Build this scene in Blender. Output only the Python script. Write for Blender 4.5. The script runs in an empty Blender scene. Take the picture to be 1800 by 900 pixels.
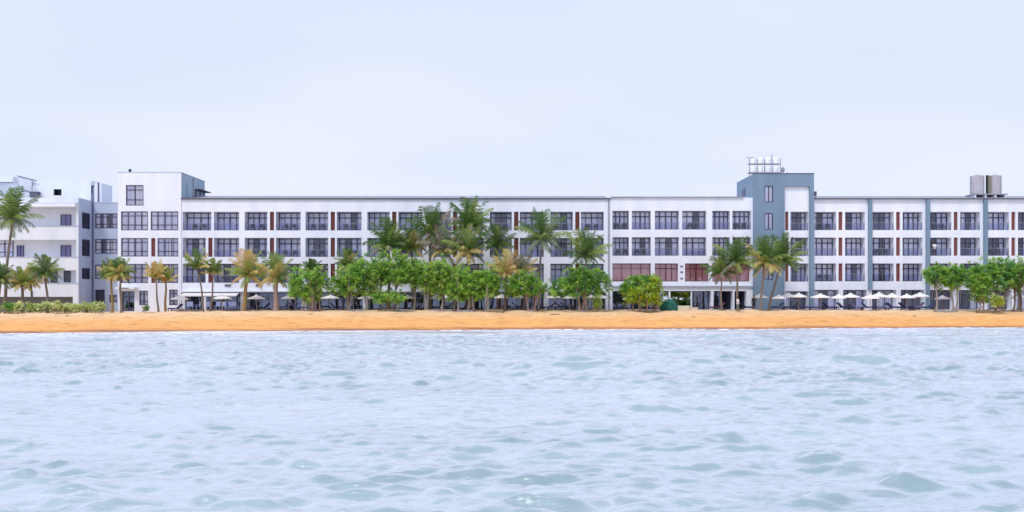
import bpy, math, random
import numpy as np
from mathutils import Vector
R = math.radians
PI = math.pi
rnd = random.Random(7)

# ------------------------------------------------------------------ camera, sky, sun, exposure
scn = bpy.context.scene
col = scn.collection
F = 1547.0          # focal length in photograph pixels
EYE = 2.7           # camera height above the sea
HOR = 528.0         # horizon row in the photograph
cam_d = bpy.data.cameras.new('camera')
cam = bpy.data.objects.new('camera', cam_d)
col.objects.link(cam)
cam.location = (0, 0, EYE)
cam.rotation_euler = (R(90), 0, 0)
cam_d.sensor_width = 36
cam_d.lens = 36 * F / 1800
cam_d.shift_y = (HOR - 450) / 1800
cam_d.clip_start = 0.1
cam_d.clip_end = 5000
scn.camera = cam

SUN_EL, SUN_AZ = 50, 214
world = bpy.data.worlds.new('World')
scn.world = world
world.use_nodes = True
wn, wl = world.node_tree.nodes, world.node_tree.links
wn.clear()
wo = wn.new('ShaderNodeOutputWorld')
bg = wn.new('ShaderNodeBackground')
sky = wn.new('ShaderNodeTexSky')
sky.sky_type = 'NISHITA'
sky.sun_disc = False
sky.sun_elevation = R(SUN_EL)
sky.sun_rotation = R(SUN_AZ)
sky.dust_density = 3.0
sky.air_density = 1.0
tc = wn.new('ShaderNodeTexCoord')
mp = wn.new('ShaderNodeMapping')
mp.inputs['Scale'].default_value = (1.2, 1.2, 4.0)
nz = wn.new('ShaderNodeTexNoise')
nz.inputs['Scale'].default_value = 1.6
nz.inputs['Detail'].default_value = 3
nz.inputs['Roughness'].default_value = 0.45
cr = wn.new('ShaderNodeValToRGB')           # the thin overcast veil, slightly uneven
cr.color_ramp.elements[0].position = 0.3
cr.color_ramp.elements[0].color = (6.6, 7.35, 10.1, 1)
cr.color_ramp.elements[1].position = 0.72
cr.color_ramp.elements[1].color = (7.8, 8.1, 10.1, 1)
mx = wn.new('ShaderNodeMix')
mx.data_type = 'RGBA'
mx.inputs['Factor'].default_value = 0.89
wl.new(tc.outputs['Generated'], mp.inputs['Vector'])
wl.new(mp.outputs['Vector'], nz.inputs['Vector'])
wl.new(nz.outputs['Fac'], cr.inputs['Fac'])
wl.new(sky.outputs['Color'], mx.inputs['A'])
wl.new(cr.outputs['Color'], mx.inputs['B'])
wl.new(mx.outputs['Result'], bg.inputs['Color'])
bg.inputs['Strength'].default_value = 0.1
wl.new(bg.outputs['Background'], wo.inputs['Surface'])

sd = bpy.data.lights.new('sun', 'SUN')
sd.energy = 1.5
sd.angle = R(12)
sd.color = (1.0, 0.965, 0.92)
sun = bpy.data.objects.new('sun', sd)
col.objects.link(sun)
sv = Vector((math.sin(R(SUN_AZ)) * math.cos(R(SUN_EL)), math.cos(R(SUN_AZ)) * math.cos(R(SUN_EL)), math.sin(R(SUN_EL))))
sun.rotation_euler = sv.to_track_quat('Z', 'Y').to_euler()

scn.view_settings.view_transform = 'Standard'
scn.view_settings.look = 'None'
scn.view_settings.gamma = 1
scn.view_settings.use_curve_mapping = False
scn.view_settings.exposure = 0.22
scn.cycles.max_bounces = 6
scn.cycles.transparent_max_bounces = 12

# ------------------------------------------------------------------ helpers
def X(px, Y=110.0): return (px - 900) * Y / F
def Z(py, Y=110.0): return EYE + (HOR - py) * Y / F

WORLD = {}      # object name -> world origin

class MB:
    def __init__(s): s.v = []; s.f = []; s.m = []
    def quad(s, a, b, c, d, m=0):
        n = len(s.v); s.v += [a, b, c, d]; s.f.append((n, n+1, n+2, n+3)); s.m.append(m)
    def tri(s, a, b, c, m=0):
        n = len(s.v); s.v += [a, b, c]; s.f.append((n, n+1, n+2)); s.m.append(m)
    def box(s, x0, x1, y0, y1, z0, z1, m=0, faces='xXyYzZ'):
        n = len(s.v)
        s.v += [(x0,y0,z0),(x1,y0,z0),(x1,y1,z0),(x0,y1,z0),(x0,y0,z1),(x1,y0,z1),(x1,y1,z1),(x0,y1,z1)]
        d = {'z':(3,2,1,0),'Z':(4,5,6,7),'y':(0,1,5,4),'Y':(2,3,7,6),'x':(3,0,4,7),'X':(1,2,6,5)}
        for k in faces:
            s.f.append(tuple(n+i for i in d[k])); s.m.append(m)
    def tube(s, pts, rad, n=7, m=0, cap=True):
        pts = [Vector(p) for p in pts]
        if not hasattr(rad, '__len__'): rad = [rad] * len(pts)
        base = len(s.v)
        for i, p in enumerate(pts):
            t = (pts[min(i+1, len(pts)-1)] - pts[max(i-1, 0)]).normalized()
            up = Vector((0, 1, 0)) if abs(t.z) > 0.9 else Vector((0, 0, 1))
            a = t.cross(up).normalized(); b = t.cross(a).normalized()
            for k in range(n):
                an = 2*PI*k/n
                s.v.append(tuple(p + (a*math.cos(an) + b*math.sin(an)) * rad[i]))
        for i in range(len(pts)-1):
            for k in range(n):
                s.f.append((base+i*n+k, base+i*n+(k+1)%n, base+(i+1)*n+(k+1)%n, base+(i+1)*n+k)); s.m.append(m)
        if cap:
            s.f.append(tuple(base+k for k in range(n))); s.m.append(m)
            s.f.append(tuple(base+(len(pts)-1)*n+k for k in range(n))); s.m.append(m)
    def lathe(s, cx, cy, prof, n=16, m=0):
        base = len(s.v)
        for r, z in prof:
            for k in range(n):
                a = 2*PI*k/n
                s.v.append((cx + r*math.cos(a), cy + r*math.sin(a), z))
        for i in range(len(prof)-1):
            for k in range(n):
                s.f.append((base+i*n+k, base+i*n+(k+1)%n, base+(i+1)*n+(k+1)%n, base+(i+1)*n+k)); s.m.append(m)
        s.f.append(tuple(base+k for k in range(n))); s.m.append(m)
        s.f.append(tuple(base+(len(prof)-1)*n+k for k in range(n))); s.m.append(m)
    def ball(s, c, r, n=10, k=6, m=0, sz=1.0):
        s.lathe(c[0], c[1], [(max(r*math.sin(PI*i/k), 0.002), c[2] - r*sz*math.cos(PI*i/k)) for i in range(k+1)], n, m)

def obj(name, mb, mats, parent=None, origin=None, smooth=False):
    """link mb (built in world coordinates when origin is given or the parent has a world origin) as one mesh"""
    me = bpy.data.meshes.new(name)
    po = Vector(WORLD.get(parent.name, (0, 0, 0))) if parent else Vector((0, 0, 0))
    og = Vector(origin) if origin is not None else po
    me.from_pydata([(v[0]-og.x, v[1]-og.y, v[2]-og.z) for v in mb.v], [], mb.f)
    if not isinstance(mats, (list, tuple)): mats = [mats]
    for m in mats: me.materials.append(m)
    if len(mats) > 1: me.polygons.foreach_set('material_index', mb.m)
    if smooth: me.polygons.foreach_set('use_smooth', [True]*len(me.polygons))
    me.update()
    o = bpy.data.objects.new(name, me)
    col.objects.link(o)
    if parent: o.parent = parent
    o.location = og - po
    WORLD[o.name] = tuple(og)
    return o

def thing(name, label, cat, loc=(0, 0, 0), group=None, rz=0, origin=True):
    o = bpy.data.objects.new(name, None)
    o.empty_display_size = 0.3
    col.objects.link(o)
    o.location = loc; o.rotation_euler = (0, 0, rz)
    o['label'] = label; o['category'] = cat
    if group: o['group'] = group
    WORLD[o.name] = tuple(loc) if origin else (0, 0, 0)
    return o

def tag(o, label, cat, group=None):
    o['label'] = label; o['category'] = cat
    if group: o['group'] = group
    return o

def dup(root, loc, rz=0, label=None, scale=1.0):
    r = root.copy(); col.objects.link(r)
    r.location = loc; r.rotation_euler = (0, 0, rz); r.scale = (scale,)*3
    if label: r['label'] = label
    for ch in list(root.children):
        c = ch.copy(); col.objects.link(c); c.parent = r
        for g in list(ch.children):
            d = g.copy(); col.objects.link(d); d.parent = c
    return r

# ------------------------------------------------------------------ materials
def mat(name, c, rough=0.8, c2=None, scale=2.0, vec=(1, 1, 1), detail=4, bump=0.0, bscale=20, spec=0.5, trans=0.0):
    m = bpy.data.materials.new(name); m.use_nodes = True
    n, l = m.node_tree.nodes, m.node_tree.links
    b = n['Principled BSDF']
    b.inputs['Base Color'].default_value = (*c, 1)
    b.inputs['Roughness'].default_value = rough
    b.inputs['Specular IOR Level'].default_value = spec
    if c2 is not None or bump:
        t = n.new('ShaderNodeTexCoord'); mp = n.new('ShaderNodeMapping')
        mp.inputs['Scale'].default_value = vec
        l.new(t.outputs['Object'], mp.inputs['Vector'])
    if c2 is not None:
        g = n.new('ShaderNodeNewGeometry')
        mp2 = mp
        l.new(g.outputs['Position'], mp2.inputs['Vector'])
        q = n.new('ShaderNodeTexNoise'); q.inputs['Scale'].default_value = scale; q.inputs['Detail'].default_value = detail
        l.new(mp2.outputs['Vector'], q.inputs['Vector'])
        r = n.new('ShaderNodeValToRGB')
        r.color_ramp.elements[0].position = 0.35; r.color_ramp.elements[0].color = (*c, 1)
        r.color_ramp.elements[1].position = 0.68; r.color_ramp.elements[1].color = (*c2, 1)
        l.new(q.outputs['Fac'], r.inputs['Fac']); l.new(r.outputs['Color'], b.inputs['Base Color'])
    if bump:
        q = n.new('ShaderNodeTexNoise'); q.inputs['Scale'].default_value = bscale; q.inputs['Detail'].default_value = 5
        l.new(mp.outputs['Vector'], q.inputs['Vector'])
        bp = n.new('ShaderNodeBump'); bp.inputs['Strength'].default_value = bump; bp.inputs['Distance'].default_value = 0.05
        l.new(q.outputs['Fac'], bp.inputs['Height']); l.new(bp.outputs['Normal'], b.inputs['Normal'])
    if trans:
        tr = n.new('ShaderNodeBsdfTranslucent'); tr.inputs['Color'].default_value = (*[min(1, k*1.3) for k in c], 1)
        ms = n.new('ShaderNodeMixShader'); ms.inputs['Fac'].default_value = trans
        l.new(b.outputs['BSDF'], ms.inputs[1]); l.new(tr.outputs['BSDF'], ms.inputs[2])
        l.new(ms.outputs['Shader'], n['Material Output'].inputs['Surface'])
    return m

def glass_mat(name, tint, alpha, rough=0.03):
    m = bpy.data.materials.new(name); m.use_nodes = True
    n, l = m.node_tree.nodes, m.node_tree.links
    n.clear()
    out = n.new('ShaderNodeOutputMaterial')
    tr = n.new('ShaderNodeBsdfTransparent'); tr.inputs['Color'].default_value = (*tint, 1)
    gl = n.new('ShaderNodeBsdfGlossy'); gl.inputs['Roughness'].default_value = rough; gl.inputs['Color'].default_value = (0.9, 0.93, 1, 1)
    fr = n.new('ShaderNodeFresnel'); fr.inputs['IOR'].default_value = 1.28
    ad = n.new('ShaderNodeMath'); ad.operation = 'ADD'; ad.inputs[1].default_value = alpha
    mx = n.new('ShaderNodeMixShader')
    l.new(fr.outputs['Fac'], ad.inputs[0]); l.new(ad.outputs[0], mx.inputs['Fac'])
    l.new(tr.outputs['BSDF'], mx.inputs[1]); l.new(gl.outputs['BSDF'], mx.inputs[2])
    l.new(mx.outputs['Shader'], out.inputs['Surface'])
    return m

M = {}
M['white'] = mat('white_paint', (0.80, 0.83, 0.91), 0.75, (0.70, 0.74, 0.84), 0.6, (1.2, 1, 0.2), 10, 0.05, 8)
M['white_left'] = mat('pale_paint', (0.74, 0.77, 0.83), 0.8, (0.62, 0.67, 0.75), 0.5, (1, 1, 0.3), 6, 0.05, 8)
M['pale_blue'] = mat('pale_blue_paint', (0.47, 0.53, 0.67), 0.8, (0.40, 0.47, 0.61), 0.6, (1, 1, 0.3), 6)
M['interior'] = mat('room_plaster', (0.62, 0.62, 0.72), 0.9)
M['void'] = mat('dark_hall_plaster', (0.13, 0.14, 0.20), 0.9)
M['blue'] = mat('teal_blue_paint', (0.19, 0.275, 0.375), 0.7, (0.145, 0.225, 0.315), 0.5, (1, 1, 0.3), 6)
M['frame'] = mat('dark_aluminium', (0.05, 0.05, 0.11), 0.4)
M['frame_red'] = mat('red_brown_frame', (0.14, 0.035, 0.035), 0.5)
M['brown'] = mat('brown_slats', (0.20, 0.055, 0.045), 0.7, (0.14, 0.035, 0.03), 3, (1, 1, 5), 2)
M['glass'] = glass_mat('window_glass', (0.99, 0.99, 1.0), 0.02)
M['glass_red'] = glass_mat('bronze_glass', (0.97, 0.87, 0.87), 0.06)
M['glass_dark'] = glass_mat('dark_shop_glass', (0.62, 0.68, 0.84), 0.10)
M['rail_glass'] = glass_mat('railing_glass', (0.84, 0.85, 0.92), 0.02)
M['curtain'] = mat('curtain_cloth', (0.93, 0.93, 0.99), 0.9, (0.70, 0.72, 0.92), 0.9, (1, 1, 0.1), 2, trans=0.0)
M['curtain_red'] = mat('rose_curtain_cloth', (0.82, 0.62, 0.66), 0.9, (0.62, 0.44, 0.52), 0.8, (1, 1, 0.1), 2)
M['grey_metal'] = mat('grey_metal', (0.25, 0.26, 0.29), 0.45)
M['roof'] = mat('grey_roof_sheet', (0.36, 0.37, 0.42), 0.6, (0.26, 0.27, 0.31), 1.0, (1, 1, 1), 4)
M['coping'] = mat('dark_coping', (0.09, 0.095, 0.14), 0.6)
M['tank'] = mat('weathered_tank', (0.45, 0.43, 0.47), 0.6, (0.36, 0.33, 0.37), 1.5, (1, 1, 0.4), 5)
M['tank_white'] = mat('white_tank_plastic', (0.86, 0.85, 0.88), 0.4)
M['olive'] = mat('olive_shade', (0.20, 0.19, 0.12), 0.7)
M['slate'] = mat('slate_blue', (0.14, 0.17, 0.27), 0.7)
M['black'] = mat('black_plastic', (0.012, 0.012, 0.02), 0.5)
M['canvas'] = mat('white_canvas', (0.95, 0.95, 0.94), 0.85, trans=0.15)
M['canvas_cream'] = mat('cream_canvas', (0.78, 0.80, 0.66), 0.85, trans=0.15)
M['canvas_green'] = mat('green_canvas', (0.01, 0.15, 0.11), 0.8, (0.008, 0.08, 0.065), 2)
M['wood'] = mat('pole_wood', (0.35, 0.27, 0.2), 0.7)
M['blue_cloth'] = mat('blue_cushion', (0.05, 0.055, 0.26), 0.85, (0.035, 0.04, 0.17), 2)
M['violet_cloth'] = mat('violet_cushion', (0.19, 0.17, 0.38), 0.85)
M['navy_cloth'] = mat('navy_cushion', (0.025, 0.03, 0.09), 0.85)
M['maroon_cloth'] = mat('maroon_cushion', (0.12, 0.03, 0.07), 0.85)
M['paleblue_cloth'] = mat('pale_blue_seat', (0.32, 0.38, 0.60), 0.7)
M['dark_wood'] = mat('dark_chair_frame', (0.03, 0.025, 0.035), 0.6)
M['cream_wall'] = mat('cream_plaster', (0.72, 0.64, 0.50), 0.85, (0.6, 0.52, 0.42), 3)
M['terrace'] = mat('terrace_paving', (0.26, 0.22, 0.19), 0.9, (0.18, 0.15, 0.13), 2)
M['garden'] = mat('garden_turf', (0.08, 0.12, 0.035), 0.95, (0.14, 0.13, 0.06), 0.4)
# foliage
M['pg'] = mat('palm_green', (0.10, 0.19, 0.04), 0.5, (0.06, 0.13, 0.03), 3, trans=0.35)
M['pl'] = mat('palm_light_green', (0.28, 0.38, 0.09), 0.5, (0.20, 0.28, 0.07), 3, trans=0.3)
M['py'] = mat('palm_yellow', (0.62, 0.52, 0.19), 0.6, (0.48, 0.38, 0.13), 3, trans=0.25)
M['po'] = mat('palm_orange', (0.62, 0.43, 0.18), 0.6, (0.48, 0.31, 0.13), 3, trans=0.2)
M['pd'] = mat('palm_dry_grey', (0.30, 0.26, 0.19), 0.7, (0.17, 0.15, 0.12), 3)
M['pgg'] = mat('palm_grey_green', (0.20, 0.25, 0.16), 0.5, (0.12, 0.17, 0.10), 3, trans=0.2)
M['husk'] = mat('palm_flower_husk', (0.62, 0.58, 0.30), 0.6)
M['bark'] = mat('palm_bark', (0.24, 0.19, 0.155), 0.9, (0.15, 0.12, 0.10), 6, (1, 1, 4), 3)
M['bark_pink'] = mat('pale_pink_bark', (0.42, 0.30, 0.26), 0.9, (0.27, 0.19, 0.17), 6, (1, 1, 4), 3)
M['bark_pale'] = mat('pale_grey_bark', (0.38, 0.34, 0.33), 0.9, (0.20, 0.18, 0.17), 5, (1, 1, 3), 3)
M['bark_ochre'] = mat('ochre_bark', (0.36, 0.25, 0.10), 0.9, (0.24, 0.17, 0.08), 6, (1, 1, 4), 3)
M['g1'] = mat('leaf_bright_green', (0.38, 0.60, 0.11), 0.45, (0.27, 0.50, 0.08), 2, trans=0.4)
M['g2'] = mat('leaf_deep_green', (0.21, 0.43, 0.08), 0.45, (0.13, 0.32, 0.06), 2, trans=0.35)
M['g3'] = mat('leaf_lime', (0.44, 0.58, 0.16), 0.5, (0.34, 0.50, 0.11), 2, trans=0.3)
M['g4'] = mat('leaf_lime_yellow', (0.48, 0.56, 0.03), 0.5, (0.34, 0.46, 0.02), 2, trans=0.3)
M['g5'] = mat('leaf_pale_straw', (0.74, 0.76, 0.40), 0.6, (0.52, 0.62, 0.24), 2, trans=0.2)
M['g6'] = mat('leaf_blue_green', (0.15, 0.34, 0.13), 0.45, (0.10, 0.25, 0.09), 2, trans=0.35)
M['twig'] = mat('brown_twig', (0.25, 0.17, 0.12), 0.9)

# ------------------------------------------------------------------ terrain
def lerp(a, b, t): return a + (b-a)*t
def sstep(t): t = min(1, max(0, t)); return t*t*(3-2*t)
WX = [-1500, -41, -36, -25, -12, 0, 20, 33, 45, 1500]
WY = [70.5, 70.5, 73.5, 76.0, 77.5, 79.5, 81, 84, 86, 86.5]
def shore(x):
    return np.interp(x, WX, WY) + 0.35*np.sin(np.asarray(x)*0.21) + 0.45*np.sin(np.asarray(x)*0.43+1) + 0.12*np.sin(np.asarray(x)*1.3)
def crest(x): return np.interp(x, [-1500, -58, -30, 0, 58, 1500], [90, 90, 96, 101, 103, 104])
def plat(x): return np.interp(x, [-45, -22], [1.27, 1.5])
def ground_z(x, y):
    s = (y - shore(x)) / (crest(x) - shore(x))
    zp = plat(x)
    up = np.clip(s, 0, 1)
    prof = 0.62*np.clip(up/0.62, 0, 1)**0.85 + 0.38*(np.clip((up-0.55)/0.45, 0, 1)**1.0)
    return np.where(s < 0, s*1.6, zp*prof)
def gz(x, y): return float(ground_z(np.array(float(x)), np.array(float(y))))

def np_grid(name, xs, ys, zf, material, smooth=True, attrs=None):
    XX, YY = np.meshgrid(xs, ys)
    ZZ = zf(XX, YY)
    co = np.stack([XX, YY, ZZ], -1).reshape(-1, 3).astype(np.float32)
    nx, ny = len(xs), len(ys)
    idx = np.arange(nx*ny).reshape(ny, nx)
    q = np.stack([idx[:-1, :-1], idx[:-1, 1:], idx[1:, 1:], idx[1:, :-1]], -1).reshape(-1, 4).astype(np.int32)
    me = bpy.data.meshes.new(name)
    me.vertices.add(len(co)); me.vertices.foreach_set('co', co.ravel())
    me.loops.add(q.size); me.loops.foreach_set('vertex_index', q.ravel())
    me.polygons.add(len(q)); me.polygons.foreach_set('loop_start', np.arange(0, q.size, 4, dtype=np.int32))
    me.polygons.foreach_set('loop_total', np.full(len(q), 4, dtype=np.int32))
    me.update(calc_edges=True); me.validate()
    if smooth: me.polygons.foreach_set('use_smooth', [True]*len(me.polygons))
    if attrs:
        for k, fn in attrs.items():
            a = me.attributes.new(k, 'FLOAT', 'POINT'); a.data.foreach_set('value', fn(XX, YY, ZZ).ravel().astype(np.float32))
    me.materials.append(material)
    o = bpy.data.objects.new(name, me); col.objects.link(o)
    return o

rs = np.random.RandomState(11)
def wavesum(XX, YY, comps):
    Zs = np.zeros_like(XX)
    for lam, amp, ang, ph in comps:
        k = 2*PI/lam
        Zs += amp*np.sin(k*(XX*math.sin(ang) + YY*math.cos(ang)) + ph)
    return Zs

# sand
sm = bpy.data.materials.new('orange_sand'); sm.use_nodes = True
n, l = sm.node_tree.nodes, sm.node_tree.links
b = n['Principled BSDF']; b.inputs['Roughness'].default_value = 0.95; b.inputs['Specular IOR Level'].default_value = 0.2
at = n.new('ShaderNodeAttribute'); at.attribute_name = 'rise'
g = n.new('ShaderNodeNewGeometry'); mp = n.new('ShaderNodeMapping'); mp.inputs['Scale'].default_value = (0.10, 0.7, 1)
q = n.new('ShaderNodeTexNoise'); q.inputs['Scale'].default_value = 1.0; q.inputs['Detail'].default_value = 6; q.inputs['Roughness'].default_value = 0.6
l.new(g.outputs['Position'], mp.inputs['Vector']); l.new(mp.outputs['Vector'], q.inputs['Vector'])
ma = n.new('ShaderNodeMath'); ma.operation = 'MULTIPLY_ADD'; ma.inputs[1].default_value = 0.35; ma.inputs[2].default_value = -0.175
l.new(q.outputs['Fac'], ma.inputs[0])
ad = n.new('ShaderNodeMath'); ad.operation = 'ADD'
l.new(at.outputs['Fac'], ad.inputs[0]); l.new(ma.outputs[0], ad.inputs[1])
r = n.new('ShaderNodeValToRGB')
e = r.color_ramp.elements
e[0].position = 0.0; e[0].color = (0.33, 0.17, 0.10, 1)
e[1].position = 1.0; e[1].color = (0.85, 0.60, 0.36, 1)
for p_, c_ in ((0.06, (0.52, 0.24, 0.10, 1)), (0.14, (0.86, 0.44, 0.15, 1)), (0.45, (0.86, 0.445, 0.15, 1)), (0.62, (0.85, 0.50, 0.22, 1))):
    x_ = e.new(p_); x_.color = c_
l.new(ad.outputs[0], r.inputs['Fac'])
q2 = n.new('ShaderNodeTexNoise'); q2.inputs['Scale'].default_value = 1.4; q2.inputs['Detail'].default_value = 8; q2.inputs['Roughness'].default_value = 0.7
mp3 = n.new('ShaderNodeMapping'); mp3.inputs['Scale'].default_value = (0.5, 1.0, 1)
l.new(g.outputs['Position'], mp3.inputs['Vector']); l.new(mp3.outputs['Vector'], q2.inputs['Vector'])
r2 = n.new('ShaderNodeValToRGB'); r2.color_ramp.elements[0].position = 0.32; r2.color_ramp.elements[0].color = (0.66, 0.54, 0.46, 1)
r2.color_ramp.elements[1].position = 0.5; r2.color_ramp.elements[1].color = (1, 1, 1, 1)
l.new(q2.outputs['Fac'], r2.inputs['Fac'])
mm = n.new('ShaderNodeMix'); mm.data_type = 'RGBA'; mm.blend_type = 'MULTIPLY'; mm.inputs['Factor'].default_value = 1
l.new(r.outputs['Color'], mm.inputs['A']); l.new(r2.outputs['Color'], mm.inputs['B'])
l.new(mm.outputs['Result'], b.inputs['Base Color'])
bp = n.new('ShaderNodeBump'); bp.inputs['Strength'].default_value = 0.6; bp.inputs['Distance'].default_value = 0.08
l.new(q2.outputs['Fac'], bp.inputs['Height']); l.new(bp.outputs['Normal'], b.inputs['Normal'])

sand_comps = [(rs.uniform(0.8, 5), 0.012, rs.uniform(0, PI), rs.uniform(0, 6.3)) for _ in range(26)]
def sand_z(XX, YY):
    s = (YY - shore(XX)) / (crest(XX) - shore(XX))
    bumps = wavesum(XX, YY, sand_comps) * np.clip(s*4, 0, 1) * np.clip((112-YY)/6, 0, 1)
    return ground_z(XX, YY) + bumps
xs = np.concatenate([np.linspace(-1500, -90, 12), np.arange(-80, 80.1, 0.4), np.linspace(90, 1500, 12)])
ys = np.concatenate([[55], np.arange(66, 112, 0.33)])
beach = np_grid('beach', xs, ys, sand_z, sm, attrs={'rise': lambda a, b_, c: np.clip((b_ - shore(a)) / (crest(a) - shore(a)), 0, 1)})
beach['kind'] = 'structure'
# garden ground behind and beneath the buildings, to the horizon
mb = MB(); mb.quad((-3000, 111.4, 1.24), (3000, 111.4, 1.24), (3000, 4000, 1.24), (-3000, 4000, 1.24))
o = obj('ground', mb, M['garden']); o['kind'] = 'structure'
# terrace paving along the hotel
mb = MB()
px0 = X(318)
mb.box(px0, 75, 106.6, 111.5, 1.0, 1.53)
o = obj('terrace', mb, M['terrace']); o['kind'] = 'structure'

# sea
wm = bpy.data.materials.new('sea_water'); wm.use_nodes = True
n, l = wm.node_tree.nodes, wm.node_tree.links
b = n['Principled BSDF']
b.inputs['Roughness'].default_value = 0.35
b.inputs['IOR'].default_value = 1.33
g = n.new('ShaderNodeNewGeometry')
mp = n.new('ShaderNodeMapping'); mp.inputs['Scale'].default_value = (0.10, 0.32, 1)
q = n.new('ShaderNodeTexNoise'); q.inputs['Scale'].default_value = 1.0; q.inputs['Detail'].default_value = 5
l.new(g.outputs['Position'], mp.inputs['Vector']); l.new(mp.outputs['Vector'], q.inputs['Vector'])
r = n.new('ShaderNodeValToRGB')
r.color_ramp.elements[0].position = 0.32; r.color_ramp.elements[0].color = (0.08, 0.20, 0.20, 1)
r.color_ramp.elements[1].position = 0.60; r.color_ramp.elements[1].color = (0.14, 0.28, 0.29, 1)
l.new(q.outputs['Fac'], r.inputs['Fac']); l.new(r.outputs['Color'], b.inputs['Base Color'])
mpb = n.new('ShaderNodeMapping'); mpb.inputs['Scale'].default_value = (0.9, 3.6, 1)
qb = n.new('ShaderNodeTexNoise'); qb.inputs['Scale'].default_value = 3.6; qb.inputs['Detail'].default_value = 6; qb.inputs['Roughness'].default_value = 0.62
l.new(g.outputs['Position'], mpb.inputs['Vector']); l.new(mpb.outputs['Vector'], qb.inputs['Vector'])
bp = n.new('ShaderNodeBump'); bp.inputs['Strength'].default_value = 0.9; bp.inputs['Distance'].default_value = 0.022
l.new(qb.outputs['Fac'], bp.inputs['Height']); l.new(bp.outputs['Normal'], b.inputs['Normal'])
b.inputs['Specular IOR Level'].default_value = 0.3
lw = n.new('ShaderNodeLayerWeight'); lw.inputs['Blend'].default_value = 0.5      # reflectance rises towards grazing view
l.new(bp.outputs['Normal'], lw.inputs['Normal'])
rr2_ = n.new('ShaderNodeValToRGB'); rr2_.color_ramp.interpolation = 'EASE'
rr2_.color_ramp.elements[0].position = 0.38; rr2_.color_ramp.elements[0].color = (0.22, 0.22, 0.22, 1)
rr2_.color_ramp.elements[1].position = 0.63; rr2_.color_ramp.elements[1].color = (0.96, 0.96, 0.96, 1)
l.new(lw.outputs['Facing'], rr2_.inputs['Fac'])
gl_ = n.new('ShaderNodeBsdfGlossy'); gl_.inputs['Roughness'].default_value = 0.22; gl_.inputs['Color'].default_value = (0.93, 0.985, 0.97, 1)
l.new(bp.outputs['Normal'], gl_.inputs['Normal'])
mx_ = n.new('ShaderNodeMixShader')
l.new(rr2_.outputs['Color'], mx_.inputs['Fac']); l.new(b.outputs['BSDF'], mx_.inputs[1]); l.new(gl_.outputs['BSDF'], mx_.inputs[2])
ash = n.new('ShaderNodeAttribute'); ash.attribute_name = 'shallow'
msh = n.new('ShaderNodeMath'); msh.operation = 'MULTIPLY'; msh.inputs[1].default_value = 0.9
qsh = n.new('ShaderNodeValToRGB'); qsh.color_ramp.elements[0].position = 0.30; qsh.color_ramp.elements[0].color = (0.25, 0.25, 0.25, 1); qsh.color_ramp.elements[1].position = 0.62
l.new(q.outputs['Fac'], qsh.inputs['Fac'])
msh2 = n.new('ShaderNodeMath'); msh2.operation = 'MULTIPLY'
l.new(ash.outputs['Fac'], msh.inputs[0]); l.new(msh.outputs[0], msh2.inputs[0]); l.new(qsh.outputs['Color'], msh2.inputs[1])
dsh = n.new('ShaderNodeBsdfDiffuse'); dsh.inputs['Color'].default_value = (0.74, 0.76, 0.80, 1)     # milky water stirred up over the sand
mx3 = n.new('ShaderNodeMixShader')
l.new(msh2.outputs[0], mx3.inputs['Fac']); l.new(mx_.outputs['Shader'], mx3.inputs[1]); l.new(dsh.outputs['BSDF'], mx3.inputs[2])
l.new(mx3.outputs['Shader'], n['Material Output'].inputs['Surface'])

comps = []
for i in range(110):
    lam = 0.22 * (2.2/0.22)**rs.uniform(0, 1)
    comps.append((lam, 0.0060*lam**0.50, rs.normal(0, 0.42), rs.uniform(0, 2*PI)))
def bump_crest(XX, YY, cx, cy, lx, ly, h, skew=0.0):
    u = (XX-cx)/lx; v = (YY - cy - skew*(XX-cx))/ly
    return h*np.exp(-u*u)*np.exp(-v*v)
crests = []
for px_, py_, w_, h_ in ((1510, 641, 75, 0.42), (1030, 645, 80, 0.34), (1230, 637, 90, 0.20), (1148, 692, 32, 0.24), (280, 731, 55, 0.24),
                         (890, 826, 60, 0.20), (860, 842, 90, 0.16), (1620, 824, 60, 0.16), (160, 862, 60, 0.16), (460, 683, 60, 0.22),
                         (310, 652, 50, 0.22), (740, 700, 60, 0.12), (1720, 810, 50, 0.12), (600, 729, 60, 0.10), (1010, 747, 50, 0.12),
                         (190, 857, 60, 0.10), (780, 862, 60, 0.12), (540, 690, 40, 0.16), (90, 630, 60, 0.12), (1330, 880, 70, 0.1)):
    Yd = F*EYE/(py_-HOR+4)
    crests.append(((px_-900)*Yd/F, Yd, w_*Yd/F, 0.42+0.009*Yd, (1.3 if py_ < 760 else 0.4)*h_*min(1, Yd/32)**1.6, rnd.uniform(-0.08, 0.08)))
for i in range(2300):        # scattered short steep wavelets
    Yd = F*EYE/((590 + 360*rs.uniform(0, 1)**1.25)-HOR)
    ly = max(0.07, 1.6*(0.02+0.0019*Yd))*rs.uniform(0.7, 1.3)
    crests.append((rs.uniform(-1000, 1000)*Yd/F, Yd, rs.uniform(8, 42)*Yd/F, ly, ly*rs.uniform(0.35, 0.95)*min(1, max(0.22, Yd/36))*min(1, max(0.1, (69-Yd)/10)), rs.uniform(-0.12, 0.12)))
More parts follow.
